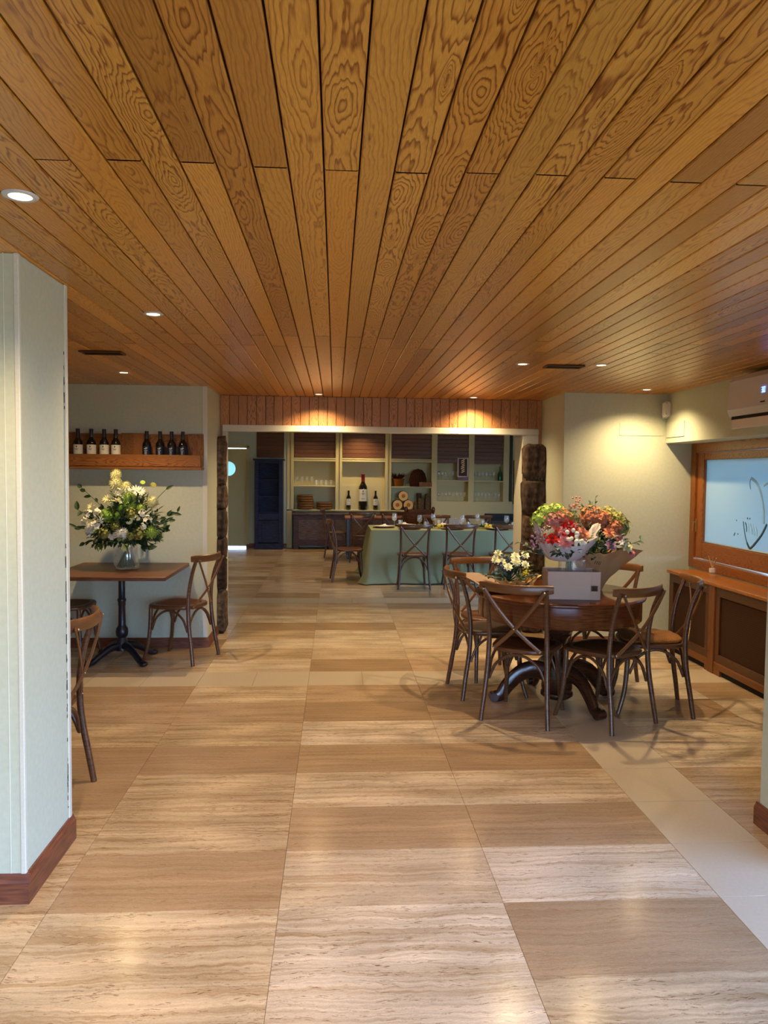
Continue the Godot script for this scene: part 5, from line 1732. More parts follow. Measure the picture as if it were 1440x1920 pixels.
func build_banquet() -> void:
	var x0 := 0.51
	var x1 := 3.30
	var z0 := -11.95
	var z1 := -10.84
	var t := thing("banquet_table", "long trestle table hidden under the sage green cloth", "table", Vector3((x0 + x1) * 0.5, 0, (z0 + z1) * 0.5))
	var hx := (x1 - x0) * 0.5
	var hz := (z1 - z0) * 0.5
	part("tabletop", bx(Vector3(-hx + 0.01, 0.72, -hz + 0.01), Vector3(hx - 0.01, 0.752, hz - 0.01), 0.003), M.table_top, t)
	for s in [[-1, -1], [1, -1], [-1, 1], [1, 1]]:
		var b := MB.new()
		b.tube(PackedVector3Array([Vector3(s[0] * (hx - 0.12), 0, s[1] * (hz - 0.12)), Vector3(s[0] * (hx - 0.12), 0.72, s[1] * (hz - 0.12))]), 0.03, 8)
		part("leg", b, M.iron, t)
	# the cloth: flat top, hanging sides with folds that grow towards the hem and pool at the floor
	var cl := thing("tablecloth", "floor-length sage green linen cloth on the long banquet table", "tablecloth", t.position)
	var fn := FastNoiseLite.new()
	fn.seed = 5
	fn.frequency = 1.0
	var top := MB.new()
	top.box(Vector3(-hx, 0.753, -hz), Vector3(hx, 0.757, hz), 0.002)
	part("cloth_top", top, M.cloth, cl)
	var peri := []           # points round the edge with outward normals
	var add_edge := func(a: Vector2, b: Vector2, n: Vector2) -> void:
		var k := int((b - a).length() / 0.045)
		for i in k:
			peri.append([a.lerp(b, i / float(k)), n])
	add_edge.call(Vector2(-hx, hz), Vector2(hx, hz), Vector2(0, 1))
	add_edge.call(Vector2(hx, hz), Vector2(hx, -hz), Vector2(1, 0))
	add_edge.call(Vector2(hx, -hz), Vector2(-hx, -hz), Vector2(0, -1))
	add_edge.call(Vector2(-hx, -hz), Vector2(-hx, hz), Vector2(-1, 0))
	var rows := []
	for i in 15:
		var f := i / 14.0
		var line := PackedVector3Array()
		for j in peri.size():
			var p: Vector2 = peri[j][0]
			var nn: Vector2 = peri[j][1]
			var corner := 0.0
			for c in [Vector2(-hx, hz), Vector2(hx, hz), Vector2(-hx, -hz), Vector2(hx, -hz)]:
				corner = maxf(corner, exp(-pow((p - c).length() / 0.16, 2.0)))
			var dirn := nn
			if corner > 0.3:
				dirn = (nn + p.sign() * corner * 0.7).normalized()
			var fold := fn.get_noise_2d(p.x * 2.6 + nn.y * 9.0, p.y * 2.6 + f * 0.4) * 0.05 * f + sin(p.x * 7.0 + p.y * 9.0 + 1.5 * sin(f * 2.0)) * 0.012 * f
			var out := 0.006 + fold + 0.035 * f + corner * (0.10 * f + 0.03 * sin(corner * 14.0) * f)
			var y := 0.757 - f * 0.745
			if f > 0.9:
				out += (f - 0.9) * 0.5
			var q := p + dirn * out
			line.append(Vector3(q.x, maxf(y, 0.006), q.y))
		rows.append(line)
	var sk := MB.new()
	sk.grid(rows, true)
	part("cloth_skirt", sk, M.cloth, cl)
	# place settings
	var ty := 0.758
	var ch := MB.new()
	ch.lathe(v2([0, 0, 0.155, 0, 0.165, 0.004, 0.16, 0.007, 0, 0.005]), 24)
	var chm := ch.mesh(M.charger)
	var pl := MB.new()
	pl.lathe(v2([0, 0, 0.08, 0, 0.135, 0.016, 0.137, 0.019, 0.08, 0.006, 0, 0.004]), 24)
	var plm := pl.mesh(M.china)
	var np := MB.new()
	var nr := []
	for i in 7:
		var line := PackedVector3Array()
		for j in 7:
			var u := i / 6.0 * 2 - 1
			var w := j / 6.0 * 2 - 1
			line.append(Vector3(u * 0.07, 0.012 + 0.03 * exp(-(u * u + w * w) * 2.0) * (1.0 + 0.5 * sin(u * 5.0 + w * 4.0)), w * 0.05))
		nr.append(line)
	np.grid(nr)
	var npm := np.mesh(M.napkin)
	var wg := wine_glass(0.20, 0.04)
	var tg := tumbler_mesh(0.10, 0.036)
	var seats := [[0.72, -11.36, "at the narrow end"], [1.07, -11.05, "before the chair nearest the draped corner"], [1.70, -11.05, "before the second chair"], [2.36, -11.05, "before the third chair"], [1.07, -11.74, "on the far side, next the narrow end"], [1.66, -11.74, "before the radiator"], [2.34, -11.74, "before the fireplace"], [2.95, -11.05, "by the stone post"]]
	for i in seats.size():
		var s: Array = seats[i]
		var p := Vector3(s[0], ty, s[1])
		solo_mesh("charger_plate", chm, "woven brown charger mat on the green cloth " + s[2], "plate", p, "charger mats on the green table")
		solo_mesh("dinner_plate", plm, "white dinner plate on the green cloth " + s[2], "plate", p + Vector3(0, 0.008, 0), "white plates on the green table")
		solo_mesh("napkin", npm, "folded white napkin on its plate " + s[2], "napkin", p + Vector3(0, 0.012, 0), "napkins on the green table", 0.7 * i)
		var off := 0.17 if s[1] > -11.4 else -0.17
		var zoff := -0.16 if s[1] > -11.4 else 0.14
		solo_mesh("wine_glass", wg, "clear wine glass on the green cloth " + s[2], "glass", p + Vector3(off, 0, zoff), "wine glasses on the green table")
		solo_mesh("water_glass", tg, "clear tumbler on the green cloth " + s[2], "glass", p + Vector3(off + 0.09, 0, zoff * 0.75), "tumblers on the green table")
	# greenery down the middle with lemons
	var r := RandomNumberGenerator.new()
	r.seed = 71
	for gx in [1.40, 2.10, 2.85]:
		var ga := thing("garland", "low garland of green leaves on the green table, %s from the draped end" % NTH[[1.40, 2.10, 2.85].find(gx)], "garland", Vector3(gx, ty, -11.3), 0.0, "garlands on the green table")
		for k in [0, 2]:
			var b := MB.new()
			for i in 60:
				var o := Vector3(r.randf_range(-0.26, 0.26), r.randf_range(0.012, 0.035), r.randf_range(-0.06, 0.06))
				b.leaf(o, Vector3(r.randf_range(-1, 1), r.randf_range(0.0, 0.9), r.randf_range(-1, 1)), Vector3.UP, r.randf_range(0.04, 0.07), 0.022, 0.15, 3)
			part("leaves", b, M.leaf[k], ga).set_meta("kind", "stuff")
	var lm := MB.new()
	lm.lathe(v2([0, 0, 0.012, 0.003, 0.026, 0.016, 0.031, 0.034, 0.026, 0.052, 0.011, 0.064, 0.005, 0.07, 0, 0.071]), 12)
	var lem := lm.mesh(M.lemon)
	var ln := -1
	for q in [[1.30, -11.24], [1.50, -11.20], [1.62, -11.22], [2.20, -11.10], [2.28, -11.16], [2.60, -11.2]]:
		ln += 1
		var o := solo_mesh("lemon", lem, "yellow lemon in the green table's garland, %s from the draped end" % NTH[ln], "lemon", Vector3(q[0], ty + 0.03, q[1]), "lemons on the green table", r.randf() * 6.0)
		o.rotation.z = 1.3

# ---------------------------------------------------------------- far room
func build_far_wall() -> void:
	var b := MB.new()
	b.box(Vector3(-3.2, 0, -16.4), Vector3(-2.9, 2.8, -7.95))
	struct("wall_far_left", b, M.wall)
	b = MB.new()
	b.box(Vector3(4.6, 0, -16.4), Vector3(4.9, 2.8, -7.95))
	struct("wall_far_right", b, M.wall)
	b = MB.new()
	b.box(Vector3(-3.2, 2.6, -16.4), Vector3(4.9, 2.8, -7.6))
	struct("ceiling_far", b, M.trim)
	# the far wall, with a doorway cut out and the lower wall behind the shelving
	b = MB.new()
	b.box(Vector3(-3.2, 0, -16.4), Vector3(-2.62, 2.8, -16.0))
	b.box(Vector3(-2.62, 2.06, -16.4), Vector3(-1.83, 2.8, -16.0))
	b.box(Vector3(-1.83, 0, -16.4), Vector3(-1.0, 2.8, -16.0))
	b.box(Vector3(-1.0, 0, -16.4), Vector3(3.72, 2.8, -16.3))
	b.box(Vector3(3.72, 0, -16.4), Vector3(4.6, 2.8, -16.0))
	struct("wall_far", b, M.wall)
	skirting("baseboard_far", Vector3(-1.83, 0, -16.0), Vector3(-0.95, 0, -16.0), Vector3(0, 0, 1), 0.09)
	# wood panelling above the blue cabinet
	b = MB.new()
	b.box(Vector3(-1.62, 1.86, -16.0), Vector3(-1.06, 2.6, -15.99))
	var wp := struct("wall_far_panel", b, M.dark_gap)
	for i in 9:
		part("board", bx(Vector3(-1.62, 1.862 + i * 0.082, -15.99), Vector3(-1.06, 1.941 + i * 0.082, -15.978), 0.002), M.blind_wood, wp)
	# door with a porthole
	var pts := PackedVector2Array()
	b = MB.new()
	var dx0 := -2.615
	var dx1 := -1.833
	# built from strips round the hole so that daylight really comes through it
	var cx := -2.20
	var cy := 1.63
	var rr := 0.15
	var n := 24
	var rowsf := []
	for i in n:
		var a0 := TAU * i / n
		var a1 := TAU * (i + 1) / n
		var p0 := Vector2(cos(a0), sin(a0))
		var p1 := Vector2(cos(a1), sin(a1))
		var e0 := p0 / maxf(absf(p0.x), absf(p0.y)) * 0.2
		var e1 := p1 / maxf(absf(p1.x), absf(p1.y)) * 0.2
		for z in [-16.05, -16.01]:
			b.quad(Vector3(cx + p0.x * rr, cy + p0.y * rr, z), Vector3(cx + p1.x * rr, cy + p1.y * rr, z), Vector3(cx + e1.x, cy + e1.y, z), Vector3(cx + e0.x, cy + e0.y, z), Vector3(0, 0, 1 if z > -16.03 else -1))
		b.quad(Vector3(cx + p0.x * rr, cy + p0.y * rr, -16.05), Vector3(cx + p1.x * rr, cy + p1.y * rr, -16.05), Vector3(cx + p1.x * rr, cy + p1.y * rr, -16.01), Vector3(cx + p0.x * rr, cy + p0.y * rr, -16.01), Vector3(-p0.x, -p0.y, 0))
	b.box(Vector3(dx0, 0.03, -16.05), Vector3(dx1, cy - 0.2, -16.01))
	b.box(Vector3(dx0, cy + 0.2, -16.05), Vector3(dx1, 2.04, -16.01))
	b.box(Vector3(dx0, cy - 0.2, -16.05), Vector3(cx - 0.2, cy + 0.2, -16.01))
	b.box(Vector3(cx + 0.2, cy - 0.2, -16.05), Vector3(dx1, cy + 0.2, -16.01))
	var door := struct("door_1", b, M.cream)
	b = MB.new()
	b.xf = Transform3D(Basis(Vector3(1, 0, 0), PI * 0.5), Vector3(cx, cy, -16.01))
	b.lathe(v2([rr, 0.0, rr + 0.02, 0.0, rr + 0.02, 0.01, rr, 0.012, rr, 0.0]), 24)
	part("porthole_ring", b, M.cream, door)
	b = MB.new()
	b.xf = Transform3D(Basis(Vector3(1, 0, 0), PI * 0.5), Vector3(cx, cy, -16.03))
	b.lathe(v2([0, 0, rr, 0]), 24)
	part("porthole_pane", b, M.frost, door)
	for y in [0.35, 1.05, 1.80]:
		b = MB.new()
		b.tube(PackedVector3Array([Vector3(dx1 + 0.012, y - 0.07, -16.0), Vector3(dx1 + 0.012, y + 0.07, -16.0)]), 0.012, 8)
		part("hinge", b, M.brass, door)
	b = MB.new()
	b.box(Vector3(-2.68, 0, -16.0), Vector3(-2.62, 2.10, -15.985), 0.002)
	b.box(Vector3(-1.83, 0, -16.0), Vector3(-1.77, 2.10, -15.985), 0.002)
	b.box(Vector3(-2.68, 2.06, -16.0), Vector3(-1.77, 2.12, -15.985), 0.002)
	struct("trim_4", b, M.cream)

const ORD := ["bottom", "second up", "third up", "fourth up", "fifth up", "top"]
const NTH := ["first", "second", "third", "fourth", "fifth", "sixth", "seventh", "eighth"]
func build_far_things() -> void:
	var r := RandomNumberGenerator.new()
	r.seed = 90
	var b: MB
	# tall narrow blue cabinet
	var t := thing("tall_cabinet", "tall narrow dark blue cabinet with open shelves beside the porthole door", "cabinet", Vector3(-1.345, 0, -15.80))
	part("back", bx(Vector3(-0.27, 0.06, -0.17), Vector3(0.27, 1.80, -0.155), 0.002), M.cabinet_blue, t)
	for s in [-1.0, 1.0]:
		part("side", bx(Vector3(s * 0.27 - 0.012, 0.0, -0.17), Vector3(s * 0.27 + 0.012, 1.80, 0.15), 0.003), M.cabinet_blue, t)
		part("front_stile", bx(Vector3(s * 0.24 - 0.035, 0.05, 0.15), Vector3(s * 0.24 + 0.035, 1.80, 0.17), 0.003), M.cabinet_blue, t)
	part("cornice", bx(Vector3(-0.31, 1.80, -0.17), Vector3(0.31, 1.835, 0.20), 0.006), M.cabinet_blue, t)
	part("top_rail", bx(Vector3(-0.205, 1.74, 0.15), Vector3(0.205, 1.80, 0.17), 0.003), M.cabinet_blue, t)
	for y in [0.74, 1.06, 1.40]:
		part("shelf", bx(Vector3(-0.258, y, -0.155), Vector3(0.258, y + 0.02, 0.145), 0.002), M.cabinet_blue, t)
	part("drawer", bx(Vector3(-0.205, 0.60, 0.14), Vector3(0.205, 0.73, 0.165), 0.004), M.cabinet_blue, t)
	var dr := part("door", bx(Vector3(-0.205, 0.14, 0.14), Vector3(0.205, 0.59, 0.16), 0.004), M.cabinet_blue, t)
	part("raised_panel", bx(Vector3(-0.135, 0.20, 0.16), Vector3(0.135, 0.53, 0.172), 0.008), M.cabinet_blue, dr)
	part("plinth", bx(Vector3(-0.27, 0.0, 0.13), Vector3(0.27, 0.12, 0.175), 0.004), M.cabinet_blue, t)
	# built-in shelving across the far wall
	var s := thing("shelving_unit", "cream built-in shelving with wooden slatted blinds across the far wall", "shelving", Vector3(0, 0, 0))
	var z1 := -15.98
	var zb := -16.28
	part("side_panel", bx(Vector3(-1.0, 0.0, zb), Vector3(-0.89, 0.774, z1), 0.003), M.cream, s)
	var posts := [[-1.0, -0.955], [-0.925, -0.86], [0.0, 0.06], [0.09, 0.135], [1.03, 1.09], [1.12, 1.16], [2.0, 2.12], [2.78, 2.90], [3.52, 3.64]]
	for q in posts:
		part("post", bx(Vector3(q[0], 0.80, zb + 0.02), Vector3(q[1], 2.55, z1), 0.003), M.cream, s)
	for q in [[-0.955, -0.925], [0.06, 0.09], [1.09, 1.12]]:
		part("rebate", bx(Vector3(q[0], 0.80, zb + 0.02), Vector3(q[1], 2.55, z1 - 0.03)), M.cream, s)
	for q in [[-0.86, 0.0], [0.135, 1.03], [1.16, 2.0]]:
		part("rail", bx(Vector3(q[0], 1.845, z1 - 0.04), Vector3(q[1], 1.872, z1), 0.002), M.cream, s)
		part("rail", bx(Vector3(q[0], 1.80, z1 - 0.04), Vector3(q[1], 1.833, z1), 0.002), M.cream, s)
		part("rail_core", bx(Vector3(q[0], 1.80, zb + 0.02), Vector3(q[1], 1.87, z1 - 0.04)), M.cream, s)
	for q in [[-0.86, 0.0, 1.285], [1.16, 2.0, 1.285], [2.12, 2.78, 1.425], [2.90, 3.52, 1.42]]:
		part("shelf", bx(Vector3(q[0], q[2] - 0.012, zb + 0.02), Vector3(q[1], q[2] + 0.012, z1 - 0.01), 0.002), M.cream, s)
	part("counter", bx(Vector3(-0.88, 0.775, zb), Vector3(2.05, 0.80, z1 + 0.03), 0.003), M.cream, s)
	part("lower_panel", bx(Vector3(2.0, 0.0, zb), Vector3(3.72, 0.995, z1), 0.003), M.cream, s)
	part("lower_board", bx(Vector3(-0.84, 0.0, zb), Vector3(2.0, 0.775, zb + 0.05)), M.cream, s)
	b = MB.new()
	b.box(Vector3(-1.0, 0.80, zb), Vector3(0.0, 2.55, zb + 0.018))
	b.box(Vector3(1.12, 0.80, zb), Vector3(3.60, 2.55, zb + 0.018))
	part("back_panel", b, M.cream, s)
	b = MB.new()
	b.box(Vector3(0.09, 1.30, zb + 0.12), Vector3(1.09, 2.55, zb + 0.135))
	part("niche_panel", b, M.cream, s)
	b = MB.new()
	b.box(Vector3(0.09, 0.80, zb + 0.12), Vector3(1.09, 1.30, zb + 0.15))
	part("niche_panel", b, M.cream, s)
	# wooden blinds, slat by slat
	for q in [[-0.855, -0.005, 1.885], [0.14, 1.025, 1.885], [1.165, 1.995, 1.885], [2.125, 2.775, 1.80], [2.905, 3.515, 1.79]]:
		var y: float = q[2]
		while y < 2.52:
			part("slat", bx(Vector3(q[0], y, z1 - 0.045 - 0.008), Vector3(q[1], y + 0.078, z1 - 0.045 + r.randf_range(0.0, 0.006)), 0.004), M.blind_wood, s)
			y += 0.081
	# long sideboard under the counter
	var sb := thing("sideboard", "low brown-mauve sideboard with framed doors under the shelf counter", "sideboard", Vector3(0.27, 0, -15.86))
	part("carcass", bx(Vector3(-1.12, 0.07, -0.19), Vector3(1.14, 0.70, 0.14), 0.003), M.sideboard, sb)
	part("top", bx(Vector3(-1.15, 0.70, -0.20), Vector3(1.17, 0.73, 0.17), 0.004), M.sideboard, sb)
	for i in 3:
		var x0 := -1.10 + i * 0.745
		var d := part("door", bx(Vector3(x0, 0.12, 0.14), Vector3(x0 + 0.735, 0.69, 0.16), 0.003), M.sideboard, sb)
		part("door_panel", bx(Vector3(x0 + 0.09, 0.20, 0.16), Vector3(x0 + 0.645, 0.60, 0.166), 0.004), M.sideboard_panel, d)
	for i in 4:
		part("foot", bx(Vector3(-1.12 + i * 0.72, 0.0, -0.18), Vector3(-1.02 + i * 0.72, 0.07, 0.15), 0.004), M.sideboard, sb)
	# bottles on the counter
	bottle("huge dark wine bottle with cream label and red capsule on the counter", Vector3(0.575, 0.801, -16.03), 0.75, false, true)
	bottle("smaller dark wine bottle on the counter beside the huge one, towards the glass shelf", Vector3(0.277, 0.801, -16.04), 0.40, false)
	bottle("smaller dark wine bottle on the counter beside the huge one, towards the logs", Vector3(0.84, 0.801, -16.04), 0.40, false)
	# stacks of round wooden platters
	var pm := MB.new()
	pm.lathe(v2([0, 0, 0.15, 0, 0.165, 0.012, 0.168, 0.045, 0.162, 0.05, 0.155, 0.03, 0, 0.025]), 22)
	var pmm := pm.mesh(M.stack_wood)
	for i in 6:
		solo_mesh("wooden_platter", pmm, "round wooden platter, %s of the taller stack under the glass shelf" % ORD[i], "platter", Vector3(-0.62 + r.randf_range(-0.012, 0.012), 0.801 + i * 0.0505, -16.075), "taller stack of wooden platters")
	for i in 3:
		solo_mesh("wooden_platter", pmm, "round wooden platter, %s of the lower stack under the glass shelf" % ["bottom", "middle", "top"][i], "platter", Vector3(-0.22 + r.randf_range(-0.012, 0.012), 0.801 + i * 0.0505, -16.075), "lower stack of wooden platters")
	# rows of glasses
	var wg := wine_glass(0.19, 0.034)
	var tb := tumbler_mesh(0.12, 0.035)
	for i in 8:
		solo_mesh("wine_glass", wg if i < 4 else tb, "clear glass over the wooden platters, %s from the blue cabinet" % NTH[i], "glass", Vector3(-0.79 + i * 0.10, 1.298, -16.08), "glasses over the platters")
	for i in 6:
		solo_mesh("wine_glass", wg, "clear glass on the award's shelf, %s from the log niche" % NTH[i], "glass", Vector3(2.17 + i * 0.075, 1.438, -16.10), "glasses beside the award")
		solo_mesh("wine_glass", wg, "clear glass on the green bottle's shelf, %s from the framed award" % NTH[i], "glass", Vector3(2.96 + i * 0.075, 1.433, -16.10), "glasses beside the green bottle")
	for i in 8:
		solo_mesh("wine_glass", wg, "clear glass on the low shelf under the award, %s from the log niche" % NTH[i], "glass", Vector3(2.17 + i * 0.078, 0.998, -16.09), "glasses under the award")
		solo_mesh("wine_glass", wg, "clear glass on the low shelf under the green bottle, %s from the log niche" % NTH[i], "glass", Vector3(2.95 + i * 0.073, 0.998, -16.09), "glasses under the green bottle")
	# basket of dried flowers, domed loaf and box
	var bk := thing("flower_basket", "woven basket of dark dried flowers on the shelf over the logs", "basket", Vector3(1.315, 1.298, -16.085))
	b = MB.new()
	b.lathe(v2([0, 0, 0.10, 0, 0.13, 0.16, 0.12, 0.16, 0.09, 0.01, 0, 0.01]), 18)
	part("basket", b, M.basket, bk)
	b = MB.new()
	for i in 130:
		var a := r.randf() * TAU
		var d := Vector3(cos(a) * r.randf(), r.randf_range(0.6, 1.6), sin(a) * r.randf()).normalized()
		b.leaf(Vector3(cos(a) * 0.07, 0.15, sin(a) * 0.07), d, Vector3.UP, r.randf_range(0.06, 0.17), 0.018, 0.3, 3)
	part("dried_flowers", b, M.dried, bk).set_meta("kind", "stuff")
	b = MB.new()
	b.lathe(v2([0, 0, 0.17, 0, 0.185, 0.06, 0.18, 0.16, 0.15, 0.27, 0.09, 0.345, 0.0, 0.37]), 24)
	solo("domed_basket", b, M.bread, "dark brown domed wicker cover on the shelf over the logs", "cover", Vector3(1.725, 1.298, -16.05))
	solo("wooden_box", bx(Vector3(-0.13, 0, -0.03), Vector3(0.13, 0.095, 0.03), 0.004), M.stack_wood, "small pale wooden box before the domed wicker cover", "box", Vector3(1.86, 1.298, -15.82))
	for i in 5:
		solo_mesh("small_glass", tumbler_mesh(0.06, 0.02) if i == 0 else get_node("small_glass").mesh, "tiny clear glass over the logs, %s from the flower basket" % NTH[i], "glass", Vector3(1.49 + i * 0.045, 1.298, -16.01), "tiny glasses over the logs")
	# firewood
	for q in [[1.30, 0.108, 0.105], [1.53, 0.108, 0.105], [1.42, 0.296, 0.102]]:
		var lg := thing("log", "cut log with its pale round end forward, %s" % ["lying under the flower basket", "lying next to the standing logs", "resting on top of two others"][[1.30, 1.53, 1.42].find(q[0])], "log", Vector3(q[0], 0.801 + q[1], -16.02), 0.0, "logs lying on the counter")
		b = MB.new()
		b.xf = Transform3D(Basis(Vector3(1, 0, 0), PI * 0.5), Vector3.ZERO)
		b.lathe(v2([0, -0.20, q[2], -0.20, q[2] * 1.01, 0.0, q[2] * 0.97, 0.002]), 20)
		part("bark", b, M.bark, lg)
		b = MB.new()
		b.xf = Transform3D(Basis(Vector3(1, 0, 0), PI * 0.5), Vector3.ZERO)
		b.lathe(v2([q[2] * 0.975, 0.0, q[2] * 0.96, 0.003, 0, 0.003]), 20)
		part("cut_end", b, M.log, lg)
		b = MB.new()
		b.xf = Transform3D(Basis(Vector3(1, 0, 0), PI * 0.5), Vector3.ZERO)
		b.lathe(v2([q[2] * 0.4, 0.0031, q[2] * 0.38, 0.0042, 0, 0.0042]), 14)
		part("heartwood", b, M.log_heart, lg)
	var li := -1
	for q in [[1.68, 0.18, 0.035], [1.795, 0.25, 0.065], [1.93, 0.34, 0.06], [1.76, 0.36, 0.05]]:
		li += 1
		b = MB.new()
		b.lathe(v2([0, 0, q[2], 0, q[2] * 1.02, q[1] * 0.5, q[2], q[1], 0, q[1] + 0.003]), 14)
		solo("standing_log", b, M.bark, ["short thin barked log standing next to the lying logs", "squat barked log standing in the log niche", "tall barked log standing at the niche's end", "barked log standing at the back of the log niche"][li], "log", Vector3(q[0], 0.801, -16.02 if q[1] < 0.35 else -16.14), "logs standing on the counter")
	# framed award and green bottle
	var aw := thing("framed_award", "small framed gilt figure on a red base on the glass shelf", "award", Vector3(2.66, 1.438, -15.99))
	b = MB.new()
	b.box(Vector3(-0.12, 0, -0.025), Vector3(0.12, 0.065, 0.02), 0.006)
	part("base", b, mat(rgb(96, 30, 24), 0.4), aw)
	b = MB.new()
	b.box(Vector3(-0.11, 0.065, -0.02), Vector3(0.11, 0.46, -0.01))
	part("backing", b, mat(rgb(66, 24, 20), 0.6), aw)
	b = MB.new()
	for q in [[-0.115, 0.065, -0.09, 0.47], [0.09, 0.065, 0.115, 0.47], [-0.09, 0.065, 0.09, 0.088], [-0.09, 0.447, 0.09, 0.47]]:
		b.box(Vector3(q[0], q[1], -0.02), Vector3(q[2], q[3], 0.01), 0.003)
	part("frame", b, mat(rgb(206, 176, 150), 0.4), aw)
	b = MB.new()
	for i in 7:
		var y := 0.16 + i * 0.04
		b.sweep(PackedVector3Array([Vector3(-0.03 + 0.01 * sin(i * 2.0), y, 0.0), Vector3(0.035, y + 0.035, 0.0)]), rect(0.022, 0.012, 0.004), Vector3(0, 0, 1))
	part("gilt_figure", b, mat(rgb(226, 190, 120), 0.3, 0.5, 0.5), aw)
	b = MB.new()
	b.lathe(v2([0, 0, 0.042, 0, 0.044, 0.01, 0.043, 0.14, 0.02, 0.20, 0.015, 0.23, 0.015, 0.30, 0, 0.30]), 14)
	solo("green_bottle", b, M.green_glass, "green glass bottle at the end of the upper glass shelf", "bottle", Vector3(3.46, 1.433, -16.06))
	# dark glass cabinet at the edge of the opening, fireplace and radiator below
	var gc := thing("dark_cabinet", "dark glazed wall cabinet partly hidden by the opening's frame", "cabinet", Vector3(3.90, 0.98, -15.95))
	part("case", bx(Vector3(-0.14, 0, -0.04), Vector3(0.3, 0.86, 0.04), 0.003), M.dark, gc)
	part("frame", bx(Vector3(-0.17, -0.03, -0.04), Vector3(-0.14, 0.89, 0.05), 0.003), M.cabinet_blue, gc)
	var fp := thing("fireplace", "black framed fireplace opening low in the far wall", "fireplace", Vector3(3.55, 0, -15.94))
	part("hearth", bx(Vector3(-0.35, 0.0, -0.04), Vector3(0.5, 0.66, 0.0), 0.002), M.black, fp)
	part("mantel", bx(Vector3(-0.42, 0.66, -0.04), Vector3(0.55, 0.745, 0.06), 0.006), M.black, fp)
	for x in [-0.42, 0.5]:
		part("jamb", bx(Vector3(x, 0, -0.04), Vector3(x + 0.06, 0.66, 0.04), 0.004), M.black, fp)
	part("fire_screen", bx(Vector3(-0.30, 0.06, 0.0), Vector3(0.45, 0.60, 0.006), 0.002), mat(rgb(62, 60, 54), 0.6), fp)
	var ra := thing("radiator", "white ribbed radiator against the far wall behind the green table", "radiator", Vector3(2.44, 0.1, -15.93))
	for i in 14:
		part("rib", bx(Vector3(-0.22 + i * 0.032, 0, -0.03), Vector3(-0.22 + i * 0.032 + 0.024, 0.55, 0.03), 0.008), M.white, ra)
	part("pipe", bx(Vector3(-0.22, 0.02, -0.02), Vector3(0.225, 0.05, 0.02), 0.004), M.white, ra)
	for x in [-0.2, 0.19]:
		part("foot", bx(Vector3(x, -0.1, -0.02), Vector3(x + 0.02, 0.0, 0.02), 0.002), M.white, ra)
	# bare wooden table with its plates, and the carved chair
	var wt := thing("wooden_table", "bare wooden table behind the green-clothed one", "table", Vector3(0.80, 0, -14.35))
	part("tabletop", bx(Vector3(-0.62, 0.72, -0.42), Vector3(0.62, 0.75, 0.42), 0.004), wood_mat(Color(0.72, 0.48, 0.36), 0.4), wt)
	for q in [[-0.56, -0.36], [0.56, -0.36], [-0.56, 0.36], [0.56, 0.36]]:
		part("leg", bx(Vector3(q[0] - 0.03, 0, q[1] - 0.03), Vector3(q[0] + 0.03, 0.72, q[1] + 0.03), 0.004), M.iron, wt)
	var pl := MB.new()
	pl.lathe(v2([0, 0, 0.08, 0, 0.135, 0.016, 0.137, 0.019, 0.08, 0.006, 0, 0.004]), 24)
	for i in 3:
		solo("dinner_plate", pl, M.china, "white plate stacked on the bare wooden table, %s" % ["lowest", "middle one", "topmost"][i], "plate", Vector3(0.62, 0.751 + i * 0.013, -14.15), "plates on the bare wooden table")
	var cc := thing("carved_chair", "dark red-brown carved wooden armchair behind the green table", "chair", Vector3(1.45, 0, -12.95))
	part("seat", bx(Vector3(-0.25, 0.40, -0.22), Vector3(0.25, 0.46, 0.22), 0.01), M.mahogany, cc)
	part("back_panel", bx(Vector3(-0.21, 0.50, -0.22), Vector3(0.21, 0.90, -0.19), 0.006), M.mahogany, cc)
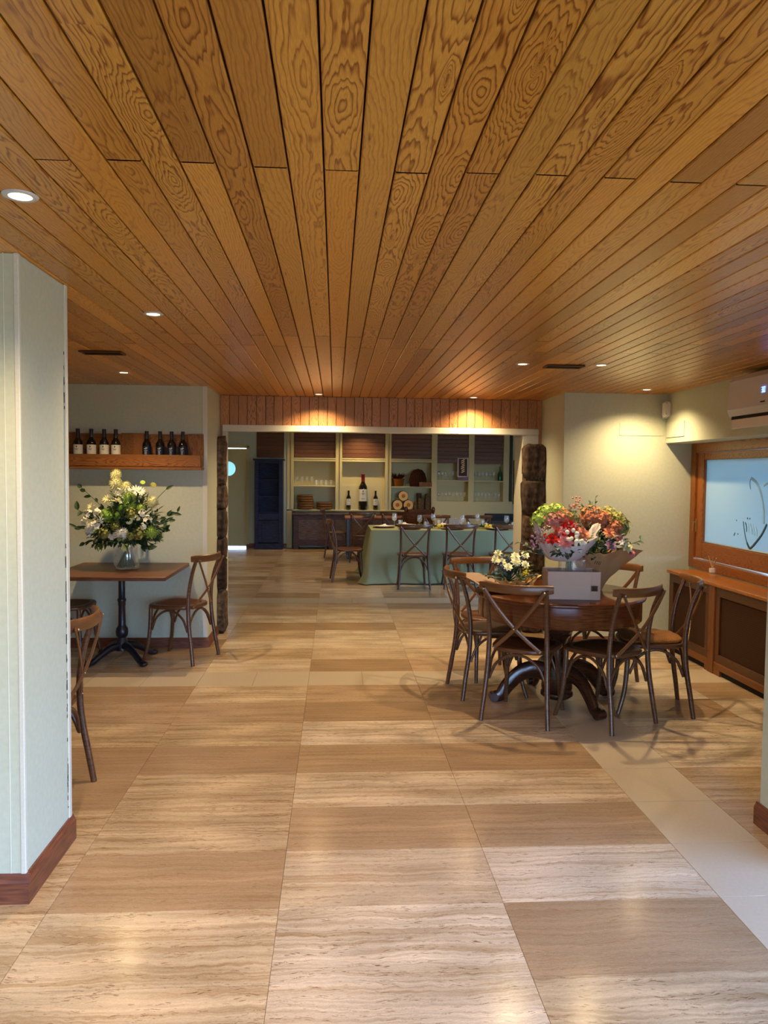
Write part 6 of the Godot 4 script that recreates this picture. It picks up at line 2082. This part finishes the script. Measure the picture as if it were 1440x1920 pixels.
	for q in [-1.0, 1.0]:
		b = MB.new()
		b.lathe(v2([0.02, 0, 0.024, 0.1, 0.018, 0.2, 0.026, 0.38, 0.022, 0.5, 0.022, 0.90, 0.03, 0.92, 0.034, 0.95, 0.026, 0.985, 0, 1.0]), 12, Vector3(q * 0.235, 0, -0.205))
		part("rear_post", b, M.mahogany, cc)
		b = MB.new()
		b.lathe(v2([0.02, 0, 0.026, 0.12, 0.018, 0.2, 0.028, 0.35, 0.024, 0.40]), 12, Vector3(q * 0.22, 0, 0.19))
		part("front_leg", b, M.mahogany, cc)
		b = MB.new()
		b.tube(curve([Vector3(q * 0.235, 0.66, -0.2), Vector3(q * 0.25, 0.67, 0.0), Vector3(q * 0.25, 0.64, 0.2), Vector3(q * 0.22, 0.42, 0.19)], 5), 0.018, 8)
		part("armrest", b, M.mahogany, cc)
	part("top_rail", bx(Vector3(-0.21, 0.88, -0.225), Vector3(0.21, 0.95, -0.185), 0.01), M.mahogany, cc)

func build_small_things() -> void:
	# ceiling vents
	var b: MB
	for q in [[-1.47, -4.99, "dark slotted vent in the plank ceiling between the left downlights"], [1.549, -5.20, "dark slotted vent in the plank ceiling over the round table"]]:
		var v := thing("ceiling_vent", q[2], "vent", Vector3(q[0], CEIL, q[1]), 0.0, "ceiling vents")
		b = MB.new()
		b.box(Vector3(-0.12, -0.003, -0.05), Vector3(0.12, -0.001, 0.05))
		part("opening", b, M.black, v)
		b = MB.new()
		b.box(Vector3(-0.13, -0.012, -0.062), Vector3(0.13, -0.002, -0.05), 0.002)
		b.box(Vector3(-0.13, -0.012, 0.05), Vector3(0.13, -0.002, 0.062), 0.002)
		b.box(Vector3(-0.13, -0.012, -0.05), Vector3(-0.12, -0.002, 0.05), 0.002)
		b.box(Vector3(0.12, -0.012, -0.05), Vector3(0.13, -0.002, 0.05), 0.002)
		part("frame", b, M.radiator_frame, v)
		for i in 3:
			b = MB.new()
			b.box(Vector3(-0.12, -0.009, -0.03 + i * 0.028), Vector3(0.12, -0.006, -0.024 + i * 0.028))
			part("louvre", b, M.dark, v)
